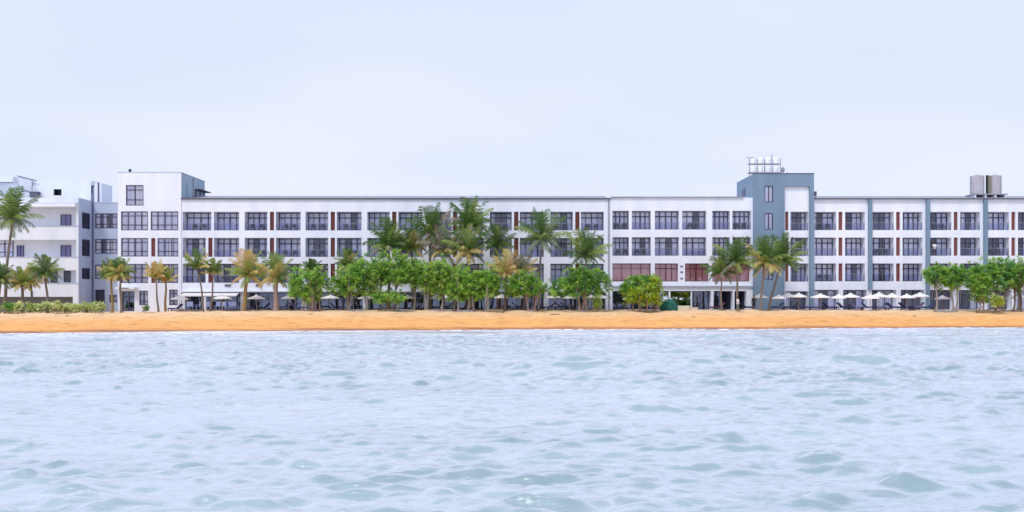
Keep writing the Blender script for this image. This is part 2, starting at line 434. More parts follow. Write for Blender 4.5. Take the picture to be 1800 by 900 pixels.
def add_crest(a, XX, YY, cx, cy, lx, ly, h, skew):
    xr, yr_ = XX[0], YY[:, 0]
    i0, i1 = np.searchsorted(xr, cx-3.2*lx), np.searchsorted(xr, cx+3.2*lx)
    m_ = 4*ly + abs(skew)*3.2*lx
    j0, j1 = np.searchsorted(yr_, cy-m_), np.searchsorted(yr_, cy+m_)
    if i1 <= i0 or j1 <= j0: return
    sx, sy = XX[j0:j1, i0:i1], YY[j0:j1, i0:i1]
    u = (sx-cx)/lx; v = (sy - cy - skew*(sx-cx) - 0.25*ly*np.sin(sx*3.1/max(lx, 0.3)+cx))/ly
    v = np.where(v < 0, v*1.35, v*0.6)          # steep shoreward-running face on the sea side
    a[j0:j1, i0:i1] += h*np.exp(-u*u)*np.exp(-v*v)
def sea_z(XX, YY):
    a = wavesum(XX, YY, comps)
    a = a + 0.9*np.maximum(a, 0)**1.5
    # patches of livelier and quieter water
    patch = 0.75 + 0.35*np.sin(XX*0.11+YY*0.07+1)*np.sin(YY*0.19-XX*0.05)
    d = shore(XX) - YY
    fade = np.clip((d-1.5)/8, 0.05, 1)
    a = a*patch*fade
    for c in crests: add_crest(a, XX, YY, *c)
    # small swash swells near the shore
    a = a + 0.05*np.exp(-((d-3.5)/1.1)**2)*(0.6+0.4*np.sin(XX*0.25)) + 0.07*np.exp(-((d-9)/1.4)**2)*(0.5+0.5*np.sin(XX*0.17+2))
    return a
ysl = [-1500, -400, -100, -30, -5, 3]
y_ = 6.0
while y_ < 92:
    ysl.append(y_); y_ += 0.02 + 0.0019*y_
xs = np.concatenate([[-1500, -600, -250, -120, -80], np.arange(-62, -22, 0.22), np.arange(-22, 22, 0.11), np.arange(22, 62.01, 0.22), [80, 120, 250, 600, 1500]])
sea = np_grid('sea', xs, np.array(ysl), sea_z, wm, attrs={'shallow': lambda a, b_, c: 0.25 + 0.75*np.exp(-(np.maximum(shore(a)-b_, 0)/13.0)**2)})
sea['kind'] = 'structure'

# foam of the last wave along the waterline
fm = mat('sea_foam', (0.93, 0.94, 0.97), 0.6)
n, l = fm.node_tree.nodes, fm.node_tree.links
g = n.new('ShaderNodeNewGeometry'); mp = n.new('ShaderNodeMapping'); mp.inputs['Scale'].default_value = (0.7, 1.6, 1)
q = n.new('ShaderNodeTexNoise'); q.inputs['Scale'].default_value = 1.6; q.inputs['Detail'].default_value = 5
l.new(g.outputs['Position'], mp.inputs['Vector']); l.new(mp.outputs['Vector'], q.inputs['Vector'])
r = n.new('ShaderNodeValToRGB'); r.color_ramp.elements[0].position = 0.40; r.color_ramp.elements[0].color = (0.15, 0.15, 0.15, 1); r.color_ramp.elements[1].position = 0.58
l.new(q.outputs['Fac'], r.inputs['Fac'])
tr_ = n.new('ShaderNodeBsdfTransparent'); ms_ = n.new('ShaderNodeMixShader')
l.new(r.outputs['Color'], ms_.inputs['Fac']); l.new(tr_.outputs['BSDF'], ms_.inputs[1]); l.new(n['Principled BSDF'].outputs['BSDF'], ms_.inputs[2])
l.new(ms_.outputs['Shader'], n['Material Output'].inputs['Surface'])
mb = MB()
def foam_w(x):
    w = 0.9 + 5.5*math.exp(-((x+26)/13)**2) + 0.9*math.exp(-((x-40)/7)**2) + 0.9*math.sin(x*0.9)*math.sin(x*0.37) + 0.5*math.sin(x*2.3+1)*math.sin(x*0.6)
    return max(0.12, w*(1+0.35*math.sin(x*5.1)*math.sin(x*3.3+2)))
x = -70.0; st = 0.3
while x < 70:
    a0, a1 = x, x+st
    s0, s1 = float(shore(np.array(a0))), float(shore(np.array(a1)))
    def row(xx, s):
        w = foam_w(xx)
        return [(xx, s+0.25, 0.03), (xx, s+0.02, 0.05), (xx, s-0.45*w, 0.085), (xx, s-w, 0.02)]
    A, B_ = row(a0, s0), row(a1, s1)
    for i in range(3): mb.quad(A[i], B_[i], B_[i+1], A[i+1])
    x += st
o = obj('sea_foam', mb, fm, smooth=True); o['kind'] = 'stuff'; o['label'] = 'white foam of the last small wave along the waterline'; o['category'] = 'foam'

# ------------------------------------------------------------------ facades
def facade(mb, x0, x1, z0, z1, y, ops, sy=1):
    xs = sorted({x0, x1, *[o['x0'] for o in ops], *[o['x1'] for o in ops]})
    zs = sorted({z0, z1, *[o['z0'] for o in ops], *[o['z1'] for o in ops]})
    for i in range(len(xs)-1):
        for k in range(len(zs)-1):
            cx, cz = (xs[i]+xs[i+1])/2, (zs[k]+zs[k+1])/2
            if cx < x0 or cx > x1 or cz < z0 or cz > z1: continue
            if any(o['x0'] < cx < o['x1'] and o['z0'] < cz < o['z1'] for o in ops): continue
            mb.quad((xs[i], y, zs[k]), (xs[i+1], y, zs[k]), (xs[i+1], y, zs[k+1]), (xs[i], y, zs[k+1]), 0)
    for o in ops:
        a, b_, c, d = o['x0'], o['x1'], o['z0'], o['z1']
        for ya, yb, m in ((y, y+o['w'], o.get('m0', 0)), (y+o['w'], y+o['d'], o.get('m1', 1))):
            if yb <= ya: continue
            mb.quad((a, ya, c), (a, yb, c), (a, yb, d), (a, ya, d), m)
            mb.quad((b_, ya, c), (b_, yb, c), (b_, yb, d), (b_, ya, d), m)
            mb.quad((a, ya, c), (b_, ya, c), (b_, yb, c), (a, yb, c), m)
            mb.quad((a, ya, d), (b_, ya, d), (b_, yb, d), (a, yb, d), m)
        if not o.get('through'):
            mb.quad((a, y+o['d'], c), (b_, y+o['d'], c), (b_, y+o['d'], d), (a, y+o['d'], d), o.get('m1', 1))

def window(par, x0, x1, z0, z1, y, style='door', fm_='frame', gm='glass', cm='curtain', open_=None, name='window'):
    W, H = x1-x0, z1-z0
    f = MB()
    t = 0.09
    e = 0.004
    x0 += e; x1 -= e; z0 += e; z1 -= e
    f.box(x0, x0+t, y, y+0.09, z0, z1); f.box(x1-t, x1, y, y+0.09, z0, z1)
    f.box(x0+t, x1-t, y, y+0.09, z0, z0+t); f.box(x0+t, x1-t, y, y+0.09, z1-t, z1)
    if style == 'door':
        zt = z0 + H*0.72
        f.box(x0+t, x1-t, y, y+0.09, zt-0.06, zt+0.06)
        nn = 4 if W > 1.9 else 2
        for i in range(1, nn):
            xx = x0 + W*i/nn; h = 0.065 if i == nn//2 else 0.028
            f.box(xx-h, xx+h, y-0.004, y+0.085, z0+t, zt-0.06); f.box(xx-h*0.7, xx+h*0.7, y-0.004, y+0.085, zt+0.06, z1-t)
    elif style == 'grid':
        nn = 4 if W > 2.9 else 3 if W > 2.3 else 2
        zz = [z0 + H*0.28, z0+H*0.76]
        for zt in zz: f.box(x0+t, x1-t, y, y+0.09, zt-0.045, zt+0.045)
        lv = [z0+t, zz[0]-0.045, zz[0]+0.045, zz[1]-0.045, zz[1]+0.045, z1-t]
        for i in range(1, nn):
            xx = x0 + W*i/nn; h = 0.06 if i == nn//2 else 0.03
            for j in (0, 2, 4): f.box(xx-h, xx+h, y-0.004, y+0.085, lv[j], lv[j+1])
    elif style == 'shop':
        zt = z0 + H*0.74
        f.box(x0+t, x1-t, y, y+0.09, zt-0.03, zt+0.03)
        nn = max(2, round(W/1.1))
        for i in range(1, nn):
            xx = x0 + W*i/nn
            f.box(xx-0.035, xx+0.035, y-0.004, y+0.085, z0+t, zt-0.03); f.box(xx-0.03, xx+0.03, y-0.004, y+0.085, zt+0.03, z1-t)
    elif style == 'plain':
        xx = (x0+x1)/2
        f.box(xx-0.025, xx+0.025, y-0.004, y+0.085, z0+t, z1-t)
    wo_ = obj(name, f, M[fm_], par, origin=((x0+x1)/2, y, z0))
    p = MB(); p.box(x0+t*0.5, x1-t*0.5, y+0.045, y+0.06, z0+t*0.5, z1-t*0.5)
    obj('pane', p, M[gm], wo_)
    if cm:
        nn = 4 if W > 1.9 else 2
        if style == 'shop': nn = max(2, round(W/1.1))
        c = MB(); any_ = False
        gap = open_ if open_ is not None else rnd.random()
        for i in range(nn):
            if gap < 0.12 and i in (nn//2-1, nn//2): continue
            if 0.12 <= gap < 0.30 and i == nn//2: continue
            if 0.30 <= gap < 0.42 and i == nn//2-1: continue
            if style == 'shop' and open_ is None and rnd.random() < 0.35: continue
            any_ = True
            a = x0 + W*i/nn + rnd.uniform(0, 0.10); bb = x0 + W*(i+1)/nn - rnd.uniform(0.0, 0.12)
            k = 12
            for j in range(k):
                xa, xb = a+(bb-a)*j/k, a+(bb-a)*(j+1)/k
                ya, yb = y+0.16+0.035*math.sin(j*2.0), y+0.16+0.035*math.sin((j+1)*2.0)
                c.quad((xa, ya, z0+0.06), (xb, yb, z0+0.06), (xb, yb, z1-0.05), (xa, ya, z1-0.05))
        if any_: obj('curtain', c, M[cm], wo_)
    return wo_

def railing(par, x0, x1, z0, y, h=0.95):
    r = MB()
    r.box(x0+0.01, x1-0.01, y, y+0.04, z0+h-0.045, z0+h)
    nn = max(2, round((x1-x0)/1.2))
    for i in range(nn+1):
        xx = x0+0.03 + (x1-x0-0.06)*i/nn
        r.box(xx-0.018, xx+0.018, y+0.002, y+0.038, z0+0.004, z0+h-0.045)
    ro = obj('railing', r, M['grey_metal'], par, origin=((x0+x1)/2, y, z0))
    g_ = MB(); g_.box(x0+0.05, x1-0.05, y+0.012, y+0.024, z0+0.08, z0+h-0.06)
    obj('railing_glass', g_, M['rail_glass'], ro)

ROWS = [(372.2, 405.0), (418.0, 451.5), (463.5, 497.0)]
YF = 110.0
GB = 1.2       # building foot, just under the ground
def op(a, b_, t, bo, w=1.45, d=3.2, **k):
    return dict(x0=X(a, YF), x1=X(b_, YF), z0=Z(bo, YF), z1=Z(t, YF), w=w, d=d, **k)

def shell(mb, x0, x1, y0, y1, z0, z1, faces='xXYZ', m=0):
    mb.box(x0, x1, y0, y1, z0, z1, m, faces)

chair_spots = []        # (x, y, z, description)

# ---- W: the long white wing
pw = [dict(A=(321, 371.5), B=(376, 420.4)), dict(A=(430, 470), B=(485, 528.4)), dict(A=(537, 577), B=(592, 635.5)),
      dict(A=(645.5, 685), B=(700, 742.5)), dict(A=(755, 792), B=(807.5, 850)), dict(A=(861, 899.5), B=(914, 956)), dict(A=(967.5, 1007), B=(1021, 1061.5))]
hb = thing('hotel_building', 'long white four-storey hotel wing with recessed balconies and brown panels, behind the central palms', 'hotel', (X(690), YF, 1.3))
ops = []
wins = []
for k, p in enumerate(pw):
    for r_, (t, bo) in enumerate(ROWS):
        a0, a1 = p['A']; b0, b1 = p['B']
        if k == 0 and r_ > 0: a1 = 361.7
        ops.append(op(a0, a1, t, bo)); wins.append(ops[-1])
        ops.append(op(b0, b1, t, bo)); wins.append(ops[-1])
        if not (k == 0 and r_ == 0):
            s = a1 + 4.2
            ops.append(op(s, s+7.6, t, bo, w=0.3, d=0.31)); ops[-1]['brown'] = True
        chair_spots.append((k, r_, 'A', (a0+a1)/2, bo)); chair_spots.append((k, r_, 'B', (b0+b1)/2, bo))
gcol = [321, 423.5, 531, 639, 747, 853, 957, 1066]
for i in range(7):
    a, b_ = gcol[i]+(7 if i else 4), gcol[i+1]-1
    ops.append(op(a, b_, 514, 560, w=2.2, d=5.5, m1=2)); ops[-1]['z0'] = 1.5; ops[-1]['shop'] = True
w = MB()
facade(w, X(319), X(1073), GB, Z(350.5), YF, ops)
shell(w, X(319), X(1073), YF, YF+13, GB, Z(350.5))
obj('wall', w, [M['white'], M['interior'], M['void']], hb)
rf = MB()
rf.box(X(319), X(1073), YF-0.25, YF+0.15, Z(350.5), Z(348.2))
obj('coping', rf, M['coping'], hb)
rf = MB()
zz = Z(348.2)
rf.v += [(X(322), YF+0.15, zz-0.05), (X(1071), YF+0.15, zz-0.05), (X(1071), YF+6.5, zz+1.05), (X(322), YF+6.5, zz+1.05), (X(1071), YF+13, zz-0.05), (X(322), YF+13, zz-0.05)]
rf.f += [(0, 1, 2, 3), (3, 2, 4, 5), (1, 4, 2), (0, 3, 5)]; rf.m += [0]*4
obj('roof', rf, M['roof'], hb)
for o in ops:
    if o.get('brown'):
        p = MB(); p.box(o['x0']+0.004, o['x1']-0.004, YF+0.2, YF+0.25, o['z0']+0.004, o['z1']-0.004)
        for j in range(24):
            z_ = o['z0']+0.05 + (o['z1']-o['z0']-0.1)*j/24
            p.box(o['x0']+0.02, o['x1']-0.02, YF+0.16, YF+0.196, z_, z_+0.055)
        obj('slat_panel', p, M['brown'], hb, origin=(o['x0'], YF+0.2, o['z0']))
    elif o.get('shop'):
        window(hb, o['x0'], o['x1'], o['z0'], o['z1'], YF+2.2, 'shop', gm='glass_dark', cm=None, name='glazing')
    else:
        window(hb, o['x0'], o['x1'], o['z0'], o['z1'], YF+1.35, 'door')
        railing(hb, o['x0'], o['x1'], o['z0'], YF+0.10)
# ledge, awning, downpipe, fascia vents, lamps
p = MB(); p.box(X(319.5), X(1064), YF-0.45, YF-0.003, Z(513), Z(511)); obj('canopy_ledge', p, M['white'], hb)
p = MB(); xa, xb = X(325), X(421)
p.v += [(xa, YF-0.01, Z(514.5)), (xb, YF-0.01, Z(514.5)), (xb, YF-1.3, Z(518.5)), (xa, YF-1.3, Z(518.5)), (xb, YF-1.3, Z(521)), (xa, YF-1.3, Z(521)), (xa, YF-0.01, Z(515.3)), (xb, YF-0.01, Z(515.3))]
p.f += [(0, 1, 2, 3), (3, 2, 4, 5), (6, 7, 4, 5), (0, 3, 5, 6), (1, 2, 4, 7)]; p.m += [0]*5
obj('awning', p, M['canvas'], hb)
p = MB(); p.tube([(X(1070), YF-0.09, 1.5), (X(1070), YF-0.09, Z(352))], 0.07, 8); obj('downpipe', p, M['grey_metal'], hb)
for px_ in (455, 400.5):
    p = MB(); p.box(X(px_-5), X(px_+5), YF-0.12, YF-0.003, Z(503.5), Z(500)); obj('vent', p, M['coping'], hb, origin=(X(px_), YF, Z(503.5)))

# ---- C: white tower block at the left end of the wing
YC_ = YF - 0.12
tb = thing('hotel_building', 'white tower block with gridded windows, between the pale link block and the long wing', 'hotel tower', (X(263), YC_, 1.25))
cops = []
def c_op(a, b_, t, bo, **k):
    o = op(a, b_, t, bo, **k); return o
for args in ((213.5, 261, 371.7, 405), (265.5, 314, 371.7, 405), (213.5, 261, 418.6, 451), (277.5, 314, 418.6, 451), (213.5, 261, 464, 497.5), (277.5, 314, 464, 497.5),
             (222, 253, 325.5, 361.5)):
    cops.append(c_op(*args, w=0.15, d=1.6))
for t, bo in ((418.6, 451), (464, 497.5)):
    cops.append(c_op(266.2, 273.8, t, bo, w=0.3, d=0.31)); cops[-1]['brown'] = True
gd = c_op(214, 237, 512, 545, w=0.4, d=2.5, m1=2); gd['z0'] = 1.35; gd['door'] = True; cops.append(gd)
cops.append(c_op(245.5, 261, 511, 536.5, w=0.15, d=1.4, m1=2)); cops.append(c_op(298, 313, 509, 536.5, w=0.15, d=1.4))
w = MB()
facade(w, X(208), X(319)-0.003, GB, Z(303.5), YC_, cops)
shell(w, X(208), X(319)-0.003, YC_, YF+8.3, GB, Z(303.5))
for o in cops:
    pass
obj('wall', w, [M['white'], M['interior'], M['void']], tb)
p = MB(); p.box(X(208)-0.05, X(319)+0.05, YC_-0.05, YF+8.35, Z(303.5), Z(302.6)); obj('coping', p, M['pale_blue'], tb)
for o in cops:
    if o.get('brown'):
        p = MB(); p.box(o['x0']+0.004, o['x1']-0.004, YC_+0.2, YC_+0.25, o['z0']+0.004, o['z1']-0.004)
        obj('slat_panel', p, M['brown'], tb, origin=(o['x0'], YC_+0.2, o['z0']))
    elif o.get('door'):
        window(tb, o['x0'], o['x1'], o['z0'], o['z1'], YC_+0.3, 'door', gm='glass_dark', cm=None, name='glass_door')
    else:
        window(tb, o['x0'], o['x1'], o['z0'], o['z1'], YC_+0.06, 'grid', open_=0.9)
# its side, with slot window, door and small balcony hood facing the roof
xs_ = X(319)
M['teal_shade'] = mat('pale_teal_shade', (0.36, 0.47, 0.54), 0.8, (0.30, 0.41, 0.48), 0.7, (1, 1, 0.3), 5)
p = MB(); p.box(xs_-0.002, xs_+0.012, YF+0.02, YF+8.28, Z(348.2), Z(303.7)); obj('side_wall_shade', p, M['teal_shade'], tb)  # thin sheet carrying the side's shade as a teal-grey colour
p = MB()
p.box(xs_+0.014, xs_+0.05, YF+1.6, YF+1.9, Z(347), Z(318)); obj('slot_window', p, M['blue'], tb)
p = MB()
p.box(xs_+0.014, xs_+0.10, YF+3.9, YF+4.15, Z(347), Z(306)); obj('downpipe', p, M['grey_metal'], tb)
p = MB(); p.box(xs_, xs_+0.9, YF+4.6, YF+8.2, Z(325.5), Z(324)); obj('hood', p, M['coping'], tb)
p = MB()
for yy in (4.7, 6.2, 7.8): p.box(xs_+0.014, xs_+0.14, YF+yy, YF+yy+0.3, Z(347), Z(325.5))
obj('door_frame', p, M['frame'], tb)
p = MB(); p.box(xs_+0.014, xs_+0.06, YF+5.0, YF+7.8, Z(347), Z(325.5)-0.02); obj('pane', p, M['pale_blue'], tb)
p = MB(); p.lathe(X(228.5, 111), 111, [(0.10, Z(303, 111)), (0.16, Z(301.5, 111)), (0.2, Z(299.5, 111)), (0.14, Z(297.6, 111)), (0.03, Z(296.8, 111))], 10)
tag(obj('roof_lamp', p, M['black'], origin=(X(228.5, 111), 111, Z(303, 111))), 'small black lamp standing on the roof edge of the white tower block', 'lamp')
# entrance canopy
p = MB(); xa, xb = X(209), X(243)
p.box(xa, xb, YC_-1.0, YC_-0.003, Z(508.5), Z(505)); obj('entrance_canopy', p, M['white'], tb)
p = MB(); p.box(X(216), X(233), YC_-1.02, YC_-1.003, Z(507.6), Z(506)); obj('canopy_trim', p, M['coping'], tb)

# ---- D: set back link block
YD = YF + 3.0
lb = thing('hotel_building', 'narrow pale blue link block with three rows of windows, left of the white tower block', 'hotel', (X(186, YD), YD, 1.2))
def opY(a, b_, t, bo, Y, **k):
    return dict(x0=X(a, Y), x1=X(b_, Y), z0=Z(bo, Y), z1=Z(t, Y), w=k.pop('w', 0.15), d=k.pop('d', 1.6), **k)
dops = [opY(167, 206, 375, 401.5, YD), opY(167, 206, 420, 446, YD), opY(167, 206, 465, 490, YD), opY(167, 184, 509, 545, YD, m1=2), opY(192, 206, 518, 532, YD, m1=2)]
w = MB()
facade(w, X(150, YD), X(208), GB, Z(357, YD), YD, dops)
shell(w, X(150, YD), X(208), YD, YF+12, GB, Z(357, YD))
obj('wall', w, [M['pale_blue'], M['interior'], M['void']], lb)
for o in dops: window(lb, o['x0'], o['x1'], o['z0'], o['z1'], YD+0.06, 'grid')
p = MB(); p.box(X(150, YD), X(208)-0.01, YD-0.04, YD+0.2, Z(357, YD), Z(355.6, YD)); obj('coping', p, M['pale_blue'], lb)
p = MB(); p.box(X(160.5, YD-0.1), X(164.5, YD-0.1), YD-0.1, YD-0.003, 1.2, Z(340, YD)); obj('dark_strip', p, M['slate'], lb)  # dark slate strip down the block's left end
# roof access frame beside it
ra = thing('roof_access_shed', 'pale roof access shed with a dark open doorway above the link block', 'shed', (X(171, YD), YD+1.5, Z(355.6, YD)))
p = MB(); yq = YD+1.5
p.box(X(166, yq), X(179, yq), yq, yq+3, Z(356, yq), Z(322, yq)); obj('wall', p, M['white_left'], ra)
p = MB(); p.box(X(160, yq), X(163, yq), yq, yq+0.2, Z(356, yq), Z(328, yq)); p.box(X(160, yq), X(166, yq)-0.003, yq-0.02, yq+0.18, Z(328, yq), Z(326, yq)); obj('doorway_frame', p, M['frame'], ra)
p = MB(); p.box(X(172.5, yq), X(174, yq), yq-0.1, yq-0.003, Z(356, yq), Z(320, yq)); obj('downpipe', p, M['frame'], ra)

# ---- L: far-left building with solid balconies
YL = YF - 0.5
ll = thing('hotel_building', 'pale building with deep solid-fronted balconies at the far left end of the beachfront', 'building', (X(60, YL), YL, 1.2))
XL0 = X(-160, YL); XL1 = X(138, YL)
def lz(py): return Z(py, YL)
lops = []
for (t, bo) in ((364.6, 398), (421.5, 452.5), (475, 498.6)):
    lops.append(dict(x0=XL0+0.3, x1=X(134, YL), z0=lz(bo), z1=lz(t), w=1.6, d=1.6, m1=0))
lops.append(dict(x0=XL0+0.3, x1=X(128, YL), z0=1.25, z1=lz(521.7), w=3.0, d=3.0, m0=3, m1=3))  # ground-floor recess coloured grey all over to stand for its shade
w = MB()
# side face of the block with openings is drawn separately, so the shell has no right face
facade(w, XL0, XL1, GB, lz(347.5), YL, lops)
shell(w, XL0, XL1, YL, YD+6, GB, lz(347.5), 'xYZ')
# right side face with windows (built along y)
ZZ = [(371.5, 400), (419, 449), (470, 490)]
side_ops = []
for (t, bo) in ZZ: side_ops.append((YL+0.9, YL+3.0, lz(bo), lz(t)))
ysd = sorted({YL, YD+6, YL+0.9, YL+3.0}); zsd = sorted({GB, lz(347.5), *[q_ for s_ in side_ops for q_ in s_[2:]]})
for i in range(len(ysd)-1):
    for k in range(len(zsd)-1):
        cy, cz = (ysd[i]+ysd[i+1])/2, (zsd[k]+zsd[k+1])/2
        if any(s_[0] < cy < s_[1] and s_[2] < cz < s_[3] for s_ in side_ops): continue
        w.quad((XL1, ysd[i], zsd[k]), (XL1, ysd[i+1], zsd[k]), (XL1, ysd[i+1], zsd[k+1]), (XL1, ysd[i], zsd[k+1]), 4)  # side face tinted pale blue: its shade is put into the colour
for a, b_, c, d in side_ops:
    xi = XL1-0.25
    w.quad((xi, a, c), (xi, b_, c), (xi, b_, d), (xi, a, d), 1)
    w.quad((XL1, a, c), (xi, a, c), (xi, a, d), (XL1, a, d), 0); w.quad((XL1, b_, c), (xi, b_, c), (xi, b_, d), (XL1, b_, d), 0)
    w.quad((XL1, a, c), (XL1, b_, c), (xi, b_, c), (xi, a, c), 0); w.quad((XL1, a, d), (XL1, b_, d), (xi, b_, d), (xi, a, d), 0)
obj('wall', w, [M['white_left'], M['interior'], M['void'], M['grey_metal'], M['pale_blue']], ll)
for a, b_, c, d in side_ops:
    p = MB()
    for j in range(4):
        yy = a + (b_-a-0.1)*j/3
        p.box(XL1-0.14, XL1-0.02, yy, yy+0.1, c+0.003, d-0.003)
    p.box(XL1-0.13, XL1-0.03, a, b_, d-0.12, d-0.02)
    wo_ = obj('side_window', p, M['frame'], ll, origin=(XL1, a, c))
    p = MB(); p.box(XL1-0.10, XL1-0.08, a+0.02, b_-0.02, c+0.02, d-0.02); obj('pane', p, M['glass'], wo_)
def lwin(a, b_, t, bo, st='plain', gm='glass', cm='curtain'):
    Yb = YL+1.6
    window(ll, X(a, Yb), X(b_, Yb), Z(bo, Yb), Z(t, Yb), Yb-0.10, st, gm=gm, cm=None)
    p = MB(); p.box(X(a, Yb)+0.05, X(b_, Yb)-0.05, Yb-0.03, Yb-0.012, Z(bo, Yb)+0.05, Z(t, Yb)-0.05)
    return p
for args in ((107, 125.5, 377, 397.5), (30, 42.5, 431.5, 451.8), (107, 125, 431, 451.8), (-6, 24, 421.8, 451.8), (-46, -16, 377, 397.8)):
    p = lwin(*args, st='grid' if args[0] == -6 else 'plain')
    obj('blind', p, M['violet_cloth'] if args[0] != -6 else M['curtain'], ll)
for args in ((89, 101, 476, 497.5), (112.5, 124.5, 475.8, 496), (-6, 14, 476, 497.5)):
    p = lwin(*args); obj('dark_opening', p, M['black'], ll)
for (za, zb) in ((398, 421.5), (452.5, 475), (498.6, 521.7)):
    p = MB(); p.box(XL0, XL1+0.04, YL-0.07, YL-0.003, lz(za), lz(za-1.3)); obj('balcony_coping', p, M['pale_blue'], ll)
p = MB(); p.box(XL0, X(135, YL), YL-0.55, YL-0.003, lz(364), lz(358.2)); obj('roof_ledge', p, M['white'], ll)
p = MB(); p.box(XL0, XL1+0.05, YL-0.08, YL-0.003, lz(358), lz(357)); obj('parapet_band', p, M['roof'], ll)
p = MB(); p.tube([(X(147, YL+2.8), YL+2.5, 1.3), (X(147, YL+2.8), YL+2.5, 1.31)], 0.02); 
# roof rooms
yr = YD + 3
rr = thing('roof_room', 'pale flat-roofed penthouse room with a small dark window on the far-left building', 'penthouse', (X(110, yr), yr, lz(348)))
rops = [opY(94, 108, 332.5, 343.5, yr, w=0.2, d=0.8, m1=2)]
w = MB(); facade(w, X(57, yr), X(160, yr), lz(347.5)-0.2, Z(317.5, yr), yr, rops); shell(w, X(57, yr), X(160, yr), yr, yr+3, lz(347.5)-0.2, Z(317.5, yr))
obj('wall', w, [M['white_left'], M['interior'], M['black']], rr)
p = MB(); p.box(X(92.5, yr), X(109.5, yr), yr-0.04, yr-0.003, Z(332.3, yr), Z(330.8, yr)); p.box(X(92.5, yr), X(94, yr), yr-0.04, yr-0.003, Z(344, yr), Z(332.3, yr)); obj('window_surround', p, M['white'], rr)
rr2 = thing('roof_room', 'pale penthouse block under a thin dark ledge at the far left edge of the roofs', 'penthouse', (X(0, yr), yr, lz(348)))
w = MB(); w.box(X(-150, yr), X(55, yr), yr+0.5, yr+3, lz(347.5)-0.2, Z(318, yr)); obj('wall', w, M['white_left'], rr2)
w = MB(); w.box(X(-150, yr), X(26, yr), yr-0.4, yr+3, Z(322, yr), Z(311, yr)); obj('roof_slab', w, M['white_left'], rr2)
w = MB(); w.box(X(-150, yr), X(26, yr), yr-0.45, yr-0.403, Z(322.5, yr), Z(321, yr)); obj('slab_edge', w, M['coping'], rr2)
lr = thing('lean_to_canopy', 'thin metal canopy frame sloping between the two penthouse rooms', 'canopy', (X(48, yr), yr-0.2, lz(347.5)))
p = MB(); ya = yr-0.35
p.tube([(X(30, ya), ya, Z(309, ya)), (X(64, ya), ya, Z(317.5, ya))], 0.07, 6); p.tube([(X(31, ya), ya+0.3, Z(331.5, ya)), (X(57, ya), ya+0.3, Z(339, ya))], 0.06, 6)
obj('rail', p, M['coping'], lr)
p = MB(); p.tube([(X(56.5, ya), ya, Z(316.5, ya)), (X(56.5, ya), ya, lz(348))], 0.06, 6); obj('post', p, M['grey_metal'], lr)
p = MB(); p.quad((X(31, ya), ya+0.02, Z(310, ya)), (X(56, ya), ya+0.02, Z(316.5, ya)), (X(56, ya), ya+0.6, Z(338, ya)), (X(31, ya), ya+0.6, Z(331, ya))); obj('panel', p, M['white_left'], lr)
p = MB(); p.box(X(57, yr), X(71, yr), yr-0.7, yr-0.1, lz(347.5), Z(339, yr)); p.box(X(56, yr), X(72, yr), yr-0.75, yr-0.05, Z(339, yr), Z(338, yr))
tag(obj('roof_unit', p, M['coping'], origin=(X(64, yr), yr-0.4, lz(347.5))), 'dark low equipment box on the roof left of the small dark penthouse window', 'equipment box')

# ---- M: middle section
hm = thing('hotel_building', 'white hotel section with wide paired windows and rosy first-floor glass, left of the blue tower', 'hotel', (X(1200), YF, 1.4))
ops = []
Mrows = [(370.6, 403.5), (417, 449.5), (463, 494.8)]
for r_, (t, bo) in enumerate(Mrows):
    if r_ < 2:
        L_ = [(1076.5, 1105.5), (1110.5, 1144), (1151, 1193.5), (1199, 1241.5), (1252, 1283), (1287, 1320)]
    else:
        L_ = [(1076.5, 1144), (1151, 1192), (1204, 1246), (1252, 1320)]
    for a, b_ in L_:
        ops.append(op(a, b_, t, bo, w=1.0, d=2.8)); ops[-1]['row'] = r_
g0 = [(1076.5, 1250, True), (1254, 1288, False), (1291, 1312, False)]
for a, b_, th in g0:
    o = op(a, b_, 511.5, 545, w=1.0 if not th else 1.0, d=5.0 if not th else 12.9, m1=2); o['z0'] = 1.55; o['shop'] = True; o['through'] = th; ops.append(o)
w = MB()
facade(w, X(1073)+0.003, X(1326), GB, Z(347.5), YF-0.05, ops)
shell(w, X(1073)+0.003, X(1326), YF-0.05, YF+12.9, GB, Z(347.5), 'xXZ')
# back wall with the passage left open
bo_ = [dict(x0=20.2, x1=X(1250)-0.003, z0=1.55, z1=Z(511.5), w=0, d=0, through=True)]
facade(w, X(1073)+0.003, X(1326), GB, Z(347.5), YF+12.85, bo_)
obj('wall', w, [M['white'], M['interior'], M['void']], hm)
p = MB(); p.box(X(1073)+0.003, X(1306), YF-0.3, YF+0.2, Z(347.5), Z(345.9)); obj('coping', p, M['roof'], hm)
p = MB(); p.box(X(1076), X(1322), YF-0.35, YF-0.053, Z(503.6), Z(502.2)); obj('ledge', p, M['pale_blue'], hm)
for o in ops:
    if o.get('through'): continue
    if o.get('shop'):
        window(hm, o['x0'], o['x1'], o['z0'], o['z1'], YF+3.4, 'shop', gm='glass_dark', cm=None, name='glazing'); continue
    if o['row'] == 2:
        window(hm, o['x0'], o['x1'], o['z0'], o['z1'], YF+0.4 if o['x0'] < X(1250) else YF+0.9, 'door' if o['x1']-o['x0'] < 4 else 'shop', fm_='frame_red', gm='glass_red', cm='curtain_red', open_=0.9)
    else:
        window(hm, o['x0'], o['x1'], o['z0'], o['z1'], YF+0.88, 'door'); railing(hm, o['x0'], o['x1'], o['z0'], YF+0.05)
for a, b_, yy_ in ((1077, 1175.5, 4.5), (1217, 1249.5, 1.0)):
    window(hm, X(a)+0.003, X(b_), 1.555, Z(511.5)-0.003, YF+yy_, 'shop', gm='glass_dark', cm=None, name='glazing')
